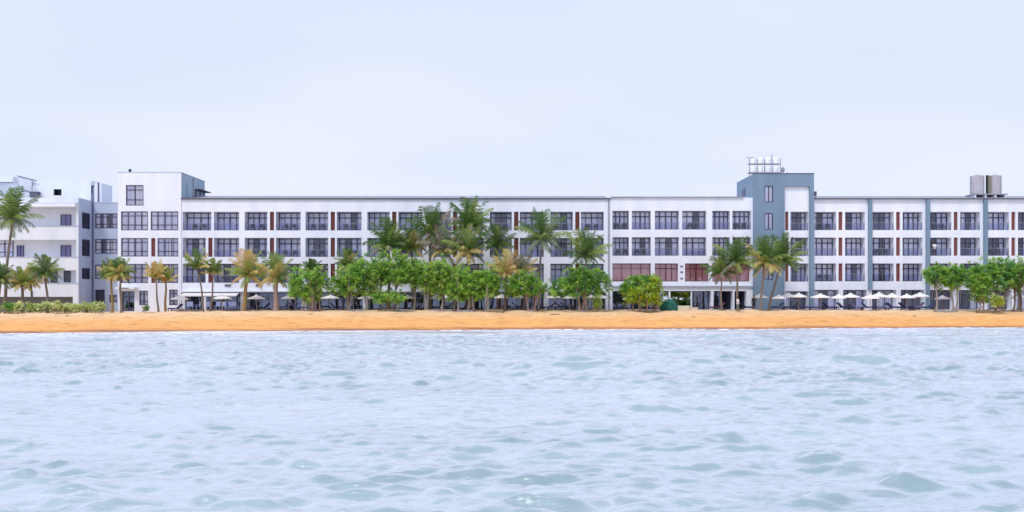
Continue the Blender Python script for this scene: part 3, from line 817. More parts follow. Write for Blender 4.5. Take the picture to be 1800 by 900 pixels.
for a, b_ in ((1175.6, 1178.6), (1214.6, 1216.8)):
    p = MB(); p.box(X(a), X(b_), YF+0.02, YF+0.35, 1.552, Z(511.5)-0.003); obj('column', p, M['white'], hm, origin=(X(a), YF+0.02, 1.55))
p = MB()
for zz_ in (467, 477, 488):
    p.box(X(1195.5), X(1200.5), YF-0.09, YF-0.053, Z(zz_+3), Z(zz_))
obj('post_marks', p, M['violet_cloth'], hm)  # dark pattern on the white post between two bays

# ---- T: teal blue stair tower
YT = YF - 0.35
st_ = thing('stair_tower', 'teal blue stair tower with a white panel and narrow windows, right of centre', 'tower', (X(1376), YT, 1.4))
def opT(a, b_, t, bo, **k): return opY(a, b_, t, bo, YT, **k)
tops = [opT(1344, 1359, 326.5, 355.5, w=0.12, d=1.0), opT(1344, 1359, 374.5, 404, w=0.12, d=1.0), opT(1344, 1359, 416, 446, w=0.12, d=1.0), opT(1344, 1359, 462, 492, w=0.12, d=1.0)]
w = MB()
facade(w, X(1324.5, YT), X(1379, YT), GB, Z(305.5, YT), YT, tops)
x0_, x1_ = X(1324.5, YT), X(1379, YT); x2_ = X(1431, YT); yb_ = YF+7.8
zt_ = Z(305.5, YT)
w.quad((x0_, YT, GB), (x0_, yb_, GB), (x0_, yb_, zt_), (x0_, YT, zt_)); w.quad((x1_, YT, GB), (x1_, YF+0.35, GB), (x1_, YF+0.35, zt_), (x1_, YT, zt_))
w.quad((x0_, yb_, GB), (x2_, yb_, GB), (x2_, yb_, zt_), (x0_, yb_, zt_))
w.quad((x0_, YT, zt_), (x1_, YT, zt_), (x1_, yb_, zt_), (x0_, yb_, zt_))
# head band and right strip
zb_ = Z(327.5, YT); xs1 = X(1423.5, YT)
w.box(x1_, x2_, YT, YF+0.1, zb_, zt_, 0, 'yzX')
w.quad((x1_, YT, zt_), (x2_, YT, zt_), (x2_, yb_, zt_), (x1_, yb_, zt_)); w.quad((x2_, YF+0.1, Z(349)), (x2_, yb_, Z(349)), (x2_, yb_, zt_), (x2_, YF+0.1, zt_))
w.box(xs1, x2_, YT, YF+0.1, GB, zb_, 0, 'xXyz')
obj('wall', w, [M['blue'], M['interior'], M['void']], st_)
for o in tops: window(st_, o['x0'], o['x1'], o['z0'], o['z1'], YT+0.05, 'plain', cm='curtain', open_=0.9)
p = MB(); p.box(x0_-0.04, x2_+0.04, YT-0.05, YT+0.25, zt_, zt_+0.09); obj('coping', p, M['coping'], st_)
# side window of the tower
p = MB(); p.box(x0_-0.05, x0_-0.003, YF+3.4, YF+5.0, Z(345, YF+4), Z(332, YF+4)); so = obj('side_window', p, M['frame'], st_)
# white panel and bays between
YP = YF - 0.0
bops = []
for (t, bo) in ((372, 405), (417.5, 450), (463, 495)):
    bops.append(op(1389.5, 1421, t, bo, w=1.2, d=3.0)); bops.append(op(1380.3, 1386, t, bo, w=0.3, d=0.31)); bops[-1]['brown'] = True
bg_ = op(1381, 1421, 512, 545, w=1.2, d=4.0, m1=1); bg_['z0'] = 1.55; bops.append(bg_)
w = MB(); facade(w, x1_+0.003, xs1-0.003, GB, zb_-0.003, YP, bops)
obj('white_panel', w, [M['white'], M['interior']], st_)
for o in bops:
    if o.get('brown'):
        p = MB(); p.box(o['x0']+0.004, o['x1']-0.004, YP+0.2, YP+0.25, o['z0']+0.004, o['z1']-0.004); obj('slat_panel', p, M['brown'], st_, origin=(o['x0'], YP+0.2, o['z0']))
    elif o is bg_: window(st_, o['x0'], o['x1'], o['z0'], o['z1'], YP+1.1, 'shop')
    else:
        window(st_, o['x0'], o['x1'], o['z0'], o['z1'], YP+1.1, 'door'); railing(st_, o['x0'], o['x1'], o['z0'], YP+0.05)

# ---- R: right wing with blue fins
hr = thing('hotel_building', 'white right hotel wing with slim teal blue fins, running off the right edge', 'hotel', (X(1620), YF, 1.4))
ops = []
XR1 = 1990
fins = [1427.3 + 101.3*i for i in range(6)]
Rrows = [(372.4, 404.4), (417.5, 449.5), (463, 494.5)]
for i, f_ in enumerate(fins[:-1]):
    for r_, (t, bo) in enumerate(Rrows):
        ops.append(op(f_+4.2, f_+42.5, t, bo, w=1.2, d=3.0)); ops.append(op(f_+58, f_+93, t, bo, w=1.2, d=3.0))
        ops.append(op(f_+46.7, f_+53.8, t, bo, w=0.3, d=0.31)); ops[-1]['brown'] = True
    a = op(f_+4.2, f_+47, 509.5, 545, w=1.2, d=4.0); a['z0'] = 1.55; a['shop'] = True; ops.append(a)
    a = op(f_+55, f_+96.5, 509.5, 545, w=1.2, d=4.0); a['z0'] = 1.55; a['shop'] = True; ops.append(a)
w = MB(); facade(w, X(1431)+0.003, X(XR1), GB, Z(350.3), YF, ops); shell(w, X(1431)+0.003, X(XR1), YF, YF+12, GB, Z(350.3))
obj('wall', w, [M['white'], M['interior'], M['void']], hr)
p = MB(); p.box(X(1431)+0.003, X(XR1), YF-0.4, YF+0.15, Z(350.3), Z(348.8)); obj('coping', p, M['coping'], hr)
p = MB(); zz = Z(348.8)
p.v += [(X(1434), YF+0.15, zz-0.03), (X(XR1), YF+0.15, zz-0.03), (X(XR1), YF+6, zz+1.0), (X(1434), YF+6, zz+1.0), (X(XR1), YF+12, zz-0.03), (X(1434), YF+12, zz-0.03)]
p.f += [(0, 1, 2, 3), (3, 2, 4, 5), (1, 4, 2), (0, 3, 5)]; p.m += [0]*4
obj('roof', p, M['roof'], hr)
for i, f_ in enumerate(fins[1:], 1):
    p = MB(); p.box(X(f_-3.2), X(f_+3.0), YF-0.33, YF-0.003, GB if i == 2 else Z(509), Z(350.3)-0.003); obj('blue_fin', p, M['blue'], hr, origin=(X(f_), YF-0.1, GB))
for o in ops:
    if o.get('brown'):
        p = MB(); p.box(o['x0']+0.004, o['x1']-0.004, YF+0.2, YF+0.25, o['z0']+0.004, o['z1']-0.004); obj('slat_panel', p, M['brown'], hr, origin=(o['x0'], YF+0.2, o['z0']))
    elif o.get('shop'): window(hr, o['x0'], o['x1'], o['z0'], o['z1'], YF+1.1, 'shop', name='glazing')
    else:
        window(hr, o['x0'], o['x1'], o['z0'], o['z1'], YF+1.1, 'door', open_=0.05 if (abs(o['x0']-X(1689)) < 1 and o['z0'] < Z(440)) else None)
        railing(hr, o['x0'], o['x1'], o['z0'], YF+0.05)

# ------------------------------------------------------------------ rooftop things
# white tanks in two tiers on a rack
yk = YF + 1.5
rk = thing('tank_rack', 'two-tier steel rack holding white tanks on top of the blue stair tower', 'rack', (X(1342, yk), yk, zt_))
zA, zB = Z(303.5, yk), Z(289, yk)
p = MB()
p.box(X(1315, yk), X(1371, yk), yk-0.35, yk+0.35, zA-0.12, zA); obj('shelf', p, M['grey_metal'], rk)
p = MB(); p.box(X(1315, yk), X(1371, yk), yk-0.35, yk+0.35, zB, zB+0.06); obj('shelf', p, M['grey_metal'], rk)
for px_ in (1316, 1329.5, 1342.5, 1355.5, 1370.5):
    top = Z(272, yk) if px_ == 1355.5 else Z(279, yk)
    p = MB(); p.tube([(X(px_, yk), yk-0.3, zt_), (X(px_, yk), yk-0.3, top)], 0.05, 6); obj('post', p, M['grey_metal'], rk)
p = MB(); p.tube([(X(1310.5, yk), yk-0.3, Z(278, yk)), (X(1325, yk), yk-0.3, Z(278, yk))], 0.045, 6); obj('crossbar', p, M['grey_metal'], rk)
tk0 = None
for lvl, z_ in (('lower', zA), ('upper', zB+0.06)):
    for i, px_ in enumerate((1323, 1336, 1349, 1363)):
        lab = f"white rooftop tank, {['leftmost','second from the left','third from the left','rightmost'][i]} on the {lvl} tier of the tower rack"
        loc = (X(px_, yk), yk, z_+0.004)
        if tk0 is None:
            tk0 = thing('water_tank', lab, 'tank', loc, 'white tanks on the blue tower roof')
            p = MB(); h = 0.80
            p.lathe(0, 0, [(0.33, 0), (0.37, 0.05), (0.37, 0.3), (0.355, 0.33), (0.37, 0.36), (0.37, 0.62), (0.3, 0.72), (0.12, 0.77)], 16)
            o = bpy.data.objects.new('tank_body', None)
            WORLD['_l'] = (0, 0, 0)
            me = bpy.data.meshes.new('tank_body'); me.from_pydata(p.v, [], p.f); me.materials.append(M['tank_white'])
            me.polygons.foreach_set('use_smooth', [True]*len(me.polygons))
            o = bpy.data.objects.new('tank_body', me); col.objects.link(o); o.parent = tk0
            p = MB(); p.lathe(0, 0, [(0.13, 0.765), (0.13, 0.8), (0.03, 0.815)], 12)
            me = bpy.data.meshes.new('tank_lid'); me.from_pydata(p.v, [], p.f); me.materials.append(M['tank_white'])
            o = bpy.data.objects.new('tank_lid', me); col.objects.link(o); o.parent = tk0
        else: dup(tk0, loc, 0, lab)
# satellite dish and small lamp
sdish = thing('satellite_dish', 'small dark satellite dish at the right end of the tank rack', 'dish', (X(1374, YF+0.5), YF+0.5, zt_))
p = MB(); yq = YF+0.5; c0 = (X(1374, yq), yq, Z(300, yq))
p.tube([(c0[0], yq, zt_), c0], 0.04, 6); obj('mast', p, M['grey_metal'], sdish)
p = MB()
for i in range(4):
    for k in range(12):
        def pt(i_, k_):
            r_ = 0.36*i_/4; a = 2*PI*k_/12; return (c0[0]+0.30*(i_/4)**2*0.5 + r_*math.cos(a)*0.5, yq - r_*math.cos(a)*0.7, c0[2]+0.1+r_*math.sin(a))
        p.quad(pt(i, k), pt(i+1, k), pt(i+1, k+1), pt(i, k+1))
obj('dish', p, M['grey_metal'], sdish)
p = MB(); p.tube([(X(1384, yq), yq, zt_), (X(1384, yq), yq, Z(303, yq))], 0.05, 6)
tag(obj('roof_vent_pipe', p, M['grey_metal'], origin=(X(1384, yq), yq, zt_)), 'short grey vent pipe on the blue tower roof beside the dish', 'vent pipe')
# two big water tanks on the right wing
yt = YF + 4
zb2 = Z(344, yt)
pf = thing('tank_platform', 'low pale platform carrying the two big tanks on the right wing roof', 'platform', (X(1733, yt), yt, Z(348.8)))
p = MB(); p.box(X(1703, yt), X(1763, yt), yt-1.2, yt+1.2, zb2, zb2+0.12); obj('deck', p, M['roof'], pf)
for px_ in (1707, 1725, 1742, 1759):
    p = MB(); p.box(X(px_-1.2, yt), X(px_+1.2, yt), yt-1.1, yt+1.1, Z(350), zb2); obj('support', p, M['white'], pf)
for lab, a, b_ in (('big weathered grey rooftop tank, the left of the two on the platform', 1706, 1729), ('big weathered rooftop tank with a ribbed right edge, the right of the pair', 1738, 1759.5)):
    cx = X((a+b_)/2, yt); r_ = (X(b_, yt)-X(a, yt))/2
    tt = thing('water_tank', lab, 'water tank', (cx, yt, zb2+0.12), 'big tanks on the right wing roof')
    zt2 = Z(308.5, yt); prof = []
    nn = 22
    for i in range(nn+1):
        prof.append((r_*(1.0 if i % 2 else 0.975), zb2+0.125 + (zt2-zb2-0.2)*i/nn))
    prof.append((r_*0.6, zt2-0.01)); prof.append((0.05, zt2+0.03))
    p = MB(); p.lathe(cx, yt, prof, 28); obj('tank_shell', p, M['tank'], tt, smooth=False)
    p = MB(); p.lathe(cx, yt, [(0.3, zt2-0.01), (0.3, zt2+0.08), (0.05, zt2+0.1)], 12); obj('lid', p, M['tank'], tt)
p = MB(); p.box(X(1729.8, yt), X(1732.6, yt), yt-0.6, yt-0.4, zb2+0.125, Z(309, yt));  # black strip paints the shade in the gap between the tanks
tag(obj('tank_gap_shade', p, M['black'], origin=(X(1731, yt), yt-0.5, zb2+0.12)), 'black strip painting the shade in the gap between the two big roof tanks', 'shade strip')
p = MB(); p.box(X(1733, yt), X(1737.6, yt), yt-0.6, yt-0.35, zb2+0.125, Z(309.5, yt))  # olive strip paints the shading beside the right tank
tag(obj('olive_shade_strip', p, M['olive'], origin=(X(1735, yt), yt-0.5, zb2+0.12)), 'olive strip painting the shading against the right big roof tank', 'panel')
# antennas and small roof clutter
for px_, h, Y_, z_, lab in ((1433.5, 0.9, YF+0.3, Z(348.8), 'short dark mast on the right wing roof beside the blue tower'), (1067.5, 0.0, 0, 0, '')):
    if h:
        p = MB(); p.tube([(X(px_, Y_), Y_, z_), (X(px_, Y_), Y_, z_+h*0.7)], 0.04, 6); p.box(X(px_, Y_)-0.18, X(px_, Y_)+0.12, Y_-0.1, Y_+0.1, z_+h*0.4, z_+h)
        tag(obj('antenna_mast', p, M['coping'], origin=(X(px_, Y_), Y_, z_)), lab, 'antenna')

# ------------------------------------------------------------------ palms
def frond(mb, base, az, el, L, droop, m, rg, wscale=1.0, young=0.0):
    nseg = 9
    p = Vector(base); d = Vector((math.cos(az)*math.cos(el), math.sin(az)*math.cos(el), math.sin(el)))
    pts = [p.copy()]; dirs = [d.copy()]
    for i in range(nseg):
        p = p + d*(L/nseg); pts.append(p.copy())
        d = (d + Vector((0, 0, -droop*(0.35+0.9*i/nseg)/nseg*2))).normalized(); dirs.append(d.copy())
    mb.tube(pts, [0.035*(1-0.8*i/nseg)+0.006 for i in range(nseg+1)], 3, m, cap=False)
    ns = 22
    for j in range(2, ns+1):
        t = j/ns; f_ = t*nseg; i = min(int(f_), nseg-1); u = f_-i
        q_ = pts[i].lerp(pts[i+1], u); dd = dirs[i].lerp(dirs[i+1], u).normalized()
        side = dd.cross(Vector((0, 0, 1)))
        if side.length < 0.05: side = Vector((math.sin(az), -math.cos(az), 0))
        side.normalize()
        ll_ = L*0.33*wscale*math.sin(PI*min(1, (0.12+t*0.80)))**0.7 * rg.uniform(0.65, 1.15)
        if rg.random() < 0.04: continue
        for s in (-1, 1):
            v = (side*s*(0.85-0.35*young) + dd*(0.65+0.3*young) + Vector((0, 0, -(0.50 + rg.uniform(0, 0.35))*(1-0.75*young)))).normalized()
            w_ = dd*(0.026+0.010*L)
            tip = q_ + v*ll_ + Vector((0, 0, -0.12*ll_))
            mid = q_ + v*ll_*0.5
            mb.quad(tuple(q_-w_*0.6), tuple(q_+w_*0.6), tuple(mid+w_), tuple(mid-w_), m)
            mb.tri(tuple(mid-w_), tuple(mid+w_), tuple(tip), m)

PAL = {
 'green':  ([M['pg'], M['pl'], M['pgg']], [0.55, 0.25, 0.2]),
 'deep':   ([M['pg'], M['pl'], M['pd']], [0.74, 0.16, 0.10]),
 'mixed':  ([M['pg'], M['pl'], M['py']], [0.40, 0.34, 0.26]),
 'yellow': ([M['pl'], M['py'], M['po']], [0.50, 0.38, 0.12]),
 'orange': ([M['pl'], M['py'], M['po']], [0.42, 0.38, 0.20]),
 'dry':    ([M['pgg'], M['pd'], M['py']], [0.30, 0.50, 0.20]),
 'straw':  ([M['py'], M['po'], M['pl']], [0.60, 0.18, 0.22]),
}
def palm(label, bpx, cpx, cpy, Y, rpx, style='green', thick=0.15, bark='bark', nf=30, up=0.35, seed=1, husk=False, squeeze=1.0, leanY=0.0):
    rg = random.Random(seed*31+5)
    bx = X(bpx, Y); bz = gz(bx, Y) - 0.05 if Y < 106.6 else max(1.53, gz(bx, Y))-0.02
    cx, cz = X(cpx, Y), Z(cpy, Y)
    t_ = thing('palm_tree', label, 'palm tree', (bx, Y, bz), 'palm trees along the beachfront')
    pts = []; rad = []
    for i in range(10):
        u = i/9
        xx = bx + (cx-bx)*(u**1.5)
        pts.append((xx + 0.05*math.sin(u*7+seed), Y + leanY*u*u, bz + (cz-bz)*u)); rad.append(thick*(1.25-0.55*u) if i else thick*1.55)
    m = MB(); m.tube(pts, rad, 9)
    for i in range(1, 26):          # leaf scar rings
        u = i/26; f_ = u*9; k = int(f_); v = f_-k
        q0 = [pts[k][j]*(1-v)+pts[min(k+1, 9)][j]*v for j in range(3)]; rr_ = rad[k]*(1-v)+rad[min(k+1, 9)]*v
        m.tube([(q0[0], q0[1], q0[2]-0.02), (q0[0], q0[1], q0[2]+0.03)], [rr_*1.07, rr_*1.01], 9)
    obj('trunk', m, M[bark], t_, smooth=False)
    mats, wts = PAL[style]
    c = MB(); L = rpx*Y/F*1.22
    base = (cx, Y+leanY, cz-0.05)
    for i in range(nf):
        u = (i+0.5)/nf                       # 0 young upright -> 1 old hanging
        az = i*2.39996 + rg.uniform(-0.25, 0.25)
        el = R(88 - 110*u**(1.0+up*0.6)) + rg.uniform(-0.1, 0.1)
        if squeeze < 1: el = R(88 - (88-40*squeeze)*u) + rg.uniform(-0.12, 0.12)
        mi = 0
        if style in ('yellow', 'orange', 'straw'): mi = rg.choices([0, 1, 2], wts)[0]
        else:
            mi = rg.choices([0, 1, 2], [wts[0]*1.6, wts[1]*0.7, 0.02] if u < 0.3 else [wts[0], wts[1]*1.5, wts[2]] if u < 0.7 else [wts[0]*0.8, wts[1]*0.5, wts[2]*2.2+0.15])[0]
        Lf = L*(0.72+0.28*math.sin(PI*min(1, u*1.15+0.1)))*rg.uniform(0.88, 1.12)
        frond(c, base, az, el, Lf, (0.28+0.85*u)*rg.uniform(0.8, 1.25)*(0.7 if squeeze < 1 else 1), mi, rg, 1.0, max(0, 1-u*2.2))
    obj('crown', c, mats, t_)
    if husk:
        for k in range(5):
            a = k*1.3+seed
            m = MB(); q0 = (cx+0.26*math.cos(a), Y+leanY+0.26*math.sin(a)-0.15, cz-0.32-0.06*(k % 2))
            m.ball(q0, 0.16, 8, 6, 0, 1.2); obj('coconut', m, M['husk'], t_, smooth=True)
    return t_

palm('tall coconut palm at the far left edge, leaning trunk and broad drooping crown', 8, 22, 383, 99, 47, 'green', 0.15, seed=1, husk=True, nf=28)
palm('small green palm cut by the left edge of the photo, below the tall leaning palm', -2, 0, 492, 97, 26, 'green', 0.12, seed=2)
palm('short yellowing palm directly right of the tall leaning palm', 40, 38, 497, 98, 26, 'yellow', 0.16, 'bark', seed=3, up=0.1)
palm('short ragged straw-coloured palm touching the green palm on the far left', 56, 54, 494, 100, 24, 'straw', 0.13, seed=4, up=0.1)
palm('full green palm before the far-left balconies, pale husks under its crown', 84, 79, 480, 98, 29, 'green', 0.13, seed=5, husk=True)
palm('short palm with brown-tinged fronds in front of the pale link block', 197, 196, 482, 101, 24, 'mixed', 0.14, 'bark_ochre', seed=6, up=0.2)
palm('short green palm standing beside the glass entrance door of the tower block', 213, 211, 481, 100, 26, 'mixed', 0.13, seed=7)
palm('slim orange-leaved palm with upright fronds before the white tower block, left of two', 278, 273, 487, 101, 25, 'orange', 0.10, seed=8, nf=16, squeeze=0.5)
palm('slim orange-leaved palm with a short ragged crown before the white tower block, right of two', 291, 291, 493, 102, 22, 'orange', 0.13, 'bark_ochre', seed=9, nf=16, squeeze=0.3)
palm('slim wind-bent palm with narrow green crown at the left end of the long wing', 358, 346, 470, 102, 30, 'mixed', 0.10, seed=10, nf=15, squeeze=0.5)
palm('thin small palm with narrow crown, just right of the wind-bent one', 371, 376, 480, 103, 24, 'mixed', 0.10, seed=11, nf=13, squeeze=0.4)
palm('thick-trunked palm with orange and yellow fronds between two white parasols', 428, 436, 484, 101, 38, 'orange', 0.22, 'bark_ochre', seed=12, up=0.5)
palm('bushy green palm with thick pinkish trunk, right of the orange-leaved thick palm', 485, 486, 486, 101, 38, 'mixed', 0.26, 'bark_pink', seed=13, up=0.4, nf=28)
palm('small dark palm poking up behind the round green tree left of centre', 549, 548, 478, 105, 22, 'deep', 0.13, seed=14)
palm('green palm with pale husks rising behind the left end of the tree cluster', 612, 612, 465, 105, 26, 'mixed', 0.13, seed=15, husk=True)
palm('broad green palm with pale husks, leftmost of the tall central group', 684, 684, 432, 104, 42, 'deep', 0.16, seed=16, husk=True, nf=30)
palm('yellow-green palm between the two tall dark palms of the central group', 726, 724, 434, 105, 34, 'mixed', 0.15, seed=17)
palm('tall dark upright palm second highest of the central group', 756, 756, 408, 104, 42, 'deep', 0.16, seed=18, nf=28)
palm('grey drooping dry-leaved palm in the middle of the central group', 778, 779, 440, 103, 38, 'dry', 0.15, seed=19, nf=26)
palm('tallest palm of the central group, dark crown reaching the roof line', 826, 826, 396, 104, 44, 'deep', 0.17, seed=20, nf=32)
palm('light green palm hanging just below the tallest palm of the central group', 822, 821, 441, 102, 40, 'mixed', 0.15, seed=21, nf=26, up=0.4)
palm('green palm with a compact crown right of the tallest palm', 876, 874, 430, 105, 33, 'green', 0.15, seed=22)
palm('withered yellow palm right of centre with hanging straw fronds', 888, 889, 478, 101, 34, 'straw', 0.14, seed=23, nf=20)
palm('brownish palm with stiff upright fronds beside the withered yellow palm', 921, 917, 482, 102, 34, 'dry', 0.12, seed=24, nf=14, squeeze=0.8)
palm('wide spreading palm with long drooping fronds left of the dividing pillar', 946, 954, 420, 103, 46, 'green', 0.14, seed=25, nf=26, up=0.25)
palm('green palm with hanging fronds in front of the drainpipe pillar', 1030, 1030, 446, 103, 40, 'green', 0.15, seed=26, nf=28)
palm('smallest green palm at the left side of the group before the blue tower', 1268, 1268, 478, 103, 32, 'deep', 0.10, seed=27, nf=20)
palm('upright palm with tall green spear fronds, second of those before the blue tower', 1297, 1294, 459, 102, 40, 'green', 0.12, seed=28, nf=26, husk=True)
palm('dense bright green palm standing directly before the blue tower', 1337, 1344, 461, 102, 40, 'mixed', 0.13, seed=29, nf=28)
palm('leaning palm with far-reaching drooping fronds, rightmost at the blue tower', 1352, 1377, 459, 104, 42, 'green', 0.13, seed=30, nf=28, up=0.3)
palm('small yellowish palm half hidden behind the right-hand trees at the right edge', 1794, 1794, 490, 102, 30, 'mixed', 0.12, seed=31, nf=16)

# ------------------------------------------------------------------ broad trees and shrubs
def rosette(mb, c, r_, nl, rg, ms):
    ax = Vector((rg.gauss(0, 0.35), rg.gauss(0, 0.35), 1)).normalized()
    a0 = rg.uniform(0, 6.28)
    m = rg.choice(ms)
    e1 = ax.orthogonal().normalized(); e2 = ax.cross(e1)
    for k in range(nl):
        a = a0 + 2*PI*k/nl*1.0 + rg.uniform(-0.2, 0.2)
        rad = e1*math.cos(a) + e2*math.sin(a)
        el = rg.uniform(-0.25, 1.2)
        d = (rad*math.cos(el) + ax*math.sin(el)).normalized()
        L = r_*rg.uniform(0.75, 1.2)
        s = d.cross(ax)
        if s.length < 0.05: s = e1
        s = s.normalized()*r_*0.10
        mid = Vector(c) + d*L*0.55; tip = Vector(c) + d*L + Vector((0, 0, -0.22*L))
        mb.quad(tuple(Vector(c)-s*0.5), tuple(Vector(c)+s*0.5), tuple(mid+s), tuple(mid-s), m)
        mb.tri(tuple(mid-s), tuple(mid+s), tuple(tip), m)

def broad_tree(label, lobes, trunks, Y, mats, seed, clumps=150, leaf=0.42, bark='bark_pale', name='broadleaf_tree', cat='tree', depth=0.8, group='round green trees along the sand', trw=0.09, w=(0, 0, 1, 1, 2)):
    rg = random.Random(seed*17+3)
    bx = X(trunks[0][0], Y)
    bz = gz(bx, Y) - 0.05
    t_ = thing(name, label, cat, (bx, Y, bz), group)
    c = MB(); tips = []
    areas = [l_[2]*l_[3] for l_ in lobes]; tot = sum(areas)
    for l_, a_ in zip(lobes, areas):
        n_ = max(4, int(clumps*2.1*a_/tot))
        cx, cz = X(l_[0], Y), Z(l_[1], Y); rx, rz_ = l_[2]*1.08*Y/F, l_[3]*1.24*Y/F; ry = rx*depth; cz += l_[3]*0.03*Y/F
        for k in range(n_):
            u = rg.uniform(-0.75, 1); ph = rg.uniform(0, 2*PI); rr_ = rg.uniform(0.3, 1.1)**0.5
            s = math.sqrt(1-u*u)
            wob = 1 + 0.22*math.sin(3*ph+seed+2*u) + 0.16*math.sin(7*ph+u*5)
            p = (cx + rx*s*math.cos(ph)*rr_*wob, Y + ry*s*math.sin(ph)*rr_*wob, cz + rz_*u*rr_*wob)
            tips.append(p)
            rosette(c, p, leaf*rg.uniform(0.8, 1.35), 15, rg, w)
    obj('crown', c, mats, t_)
    m = MB()
    if len(trunks) > 1:          # buried root that joins the stems
        m.tube([(X(a_[0], Y), Y, min(gz(X(q_[0], Y), Y) for q_ in trunks)-0.12) for a_ in sorted(trunks)], 0.34 if name == 'broadleaf_tree' else 0.1, 6)
    for (tp, tpy) in trunks:
        x_, zt = X(tp, Y), Z(tpy, Y)
        x2 = x_ + rg.uniform(-0.3, 0.3)
        y0 = Y + rg.uniform(-0.3, 0.3)
        base = gz(x_, Y)-0.05
        m.tube([(x_, y0, base), (x_*0.6+x2*0.4+0.06, y0, base+(zt-base)*0.5), (x2, y0, zt)], [trw*1.35, trw, trw*0.85], 7)
        near = sorted(tips, key=lambda q_: abs(q_[0]-x2)+rg.uniform(0, 1.0))[:14]
        for q_ in near:
            m.tube([(x2, y0, zt), ((x2+q_[0])/2, (y0+q_[1])/2, zt*0.45+q_[2]*0.55), q_], [trw*0.6, trw*0.4, trw*0.2], 5)
        if name == 'broadleaf_tree':
            for q_ in near[:9]:
                x5 = q_[0]+rg.uniform(-0.15, 0.15); zb5 = max(base, q_[2]-rg.uniform(0.8, 2.2))
                m.tube([q_, (x5, q_[1], zb5)], [0.035, 0.022], 4)
        for k in range(3):
            a = rg.uniform(0, 6.28)
            m.tube([(x_, y0, base+0.75), (x_+0.35*math.cos(a), y0+0.35*math.sin(a), base+0.02)], [0.03, 0.03], 5)
    obj('trunk', m, M[bark], t_)
    return t_
G = [M['g2'], M['g1'], M['g3']]
G2 = [M['g2'], M['g1'], M['g6']]
GL = [M['g1'], M['g4'], M['g3']]
broad_tree('compact round green tree standing alone left of the central cluster', [(540, 503, 30, 24), (522, 510, 14, 16), (558, 494, 14, 14), (548, 522, 16, 12)], [(545, 530), (552, 532), (560, 530)], 99, G, 1, 230, bark='bark_pink')
broad_tree('spreading green tree at the left end of the central tree cluster', [(600, 506, 26, 15), (630, 490, 28, 24), (615, 498, 24, 20), (648, 508, 16, 14)], [(614, 520), (644, 520)], 100, G, 2, 290, bark='bark_pale')
broad_tree('widest green tree of the central cluster with a domed top', [(690, 474, 34, 24), (660, 482, 26, 24), (722, 482, 26, 24), (741, 492, 22, 20), (705, 490, 36, 14)], [(672, 512), (700, 512), (727, 515)], 101, G, 3, 430, trw=0.10)
broad_tree('low green shrub on the sand under the widest central tree', [(684, 525, 26, 10), (700, 527, 14, 8), (668, 526, 12, 9)], [(680, 538), (690, 538)], 98, G, 4, 100, leaf=0.34, bark='twig', name='shrub', cat='shrub', group='low shrubs on the sand', trw=0.04)
broad_tree('lime-topped green tree right of the widest central tree', [(772, 480, 26, 18), (756, 500, 18, 20), (790, 500, 20, 22), (772, 506, 22, 18)], [(750, 520), (776, 525), (797, 525)], 100, [M['g2'], M['g1'], M['g3']], 5, 280, w=(0, 1, 1, 2, 2))
broad_tree('bright green tree with several leaning stems, right part of the central cluster', [(812, 502, 20, 24), (830, 508, 20, 22), (800, 515, 16, 14)], [(805, 525), (822, 525), (832, 523)], 99, G, 6, 230, w=(0, 1, 1, 1, 2))
broad_tree('green tree on a single pale trunk at the right end of the central cluster', [(853, 500, 24, 22), (866, 508, 16, 16), (840, 492, 14, 12)], [(854, 524)], 99, G, 7, 170, trw=0.14)
broad_tree('green tree below the spreading palm, right of the withered palm', [(920, 502, 24, 18), (940, 508, 16, 16), (902, 510, 14, 14)], [(928, 525), (938, 525)], 100, G, 8, 190, bark='bark_pink')
broad_tree('dark green tree on reddish stems in front of the drainpipe pillar', [(1018, 504, 30, 20), (990, 510, 22, 16), (1046, 502, 22, 24), (1020, 490, 20, 16)], [(1018, 524), (1024, 524), (1031, 524)], 100, G2, 9, 340, bark='bark_pink')
broad_tree('small lime shrub on the sand beside the drainpipe pillar', [(1049, 536, 9, 9)], [(1049, 542)], 100, GL, 10, 26, leaf=0.35, bark='twig', name='shrub', cat='shrub', group='low shrubs on the sand', trw=0.04, w=(1, 1, 2, 0))
broad_tree('dark blue-green tree behind the lime bush', [(1120, 502, 20, 12), (1140, 496, 18, 9), (1104, 513, 13, 10)], [(1112, 522)], 101.5, G2, 11, 170)
broad_tree('big rounded lime-yellow bush right of the drainpipe pillar', [(1136, 518, 24, 15), (1150, 510, 14, 18), (1118, 524, 18, 12), (1144, 530, 20, 8)], [(1126, 536), (1138, 536), (1150, 536)], 100, GL, 12, 240, leaf=0.34, bark='twig', w=(0, 1, 1, 1, 2), trw=0.05)
broad_tree('green tree on slim stems at the left of the right-hand trees', [(1660, 488, 24, 16), (1642, 484, 15, 13), (1682, 489, 18, 16), (1670, 500, 17, 11)], [(1645, 512), (1676, 512), (1681, 512)], 101, G2, 13, 230)
broad_tree('hanging green shrub between the right-hand trees', [(1722, 508, 16, 20), (1716, 496, 14, 14), (1728, 524, 10, 12)], [(1718, 535), (1724, 535)], 100, G, 14, 130, bark='twig', trw=0.05)
broad_tree('largest dark green tree at the right edge with tangled stems', [(1745, 482, 30, 20), (1775, 484, 34, 22), (1800, 490, 30, 22), (1760, 500, 34, 12), (1720, 484, 18, 16)], [(1752, 515), (1762, 515), (1780, 515), (1792, 515)], 101, [M['g2'], M['g1'], M['g6']], 15, 400, trw=0.10, bark='bark')

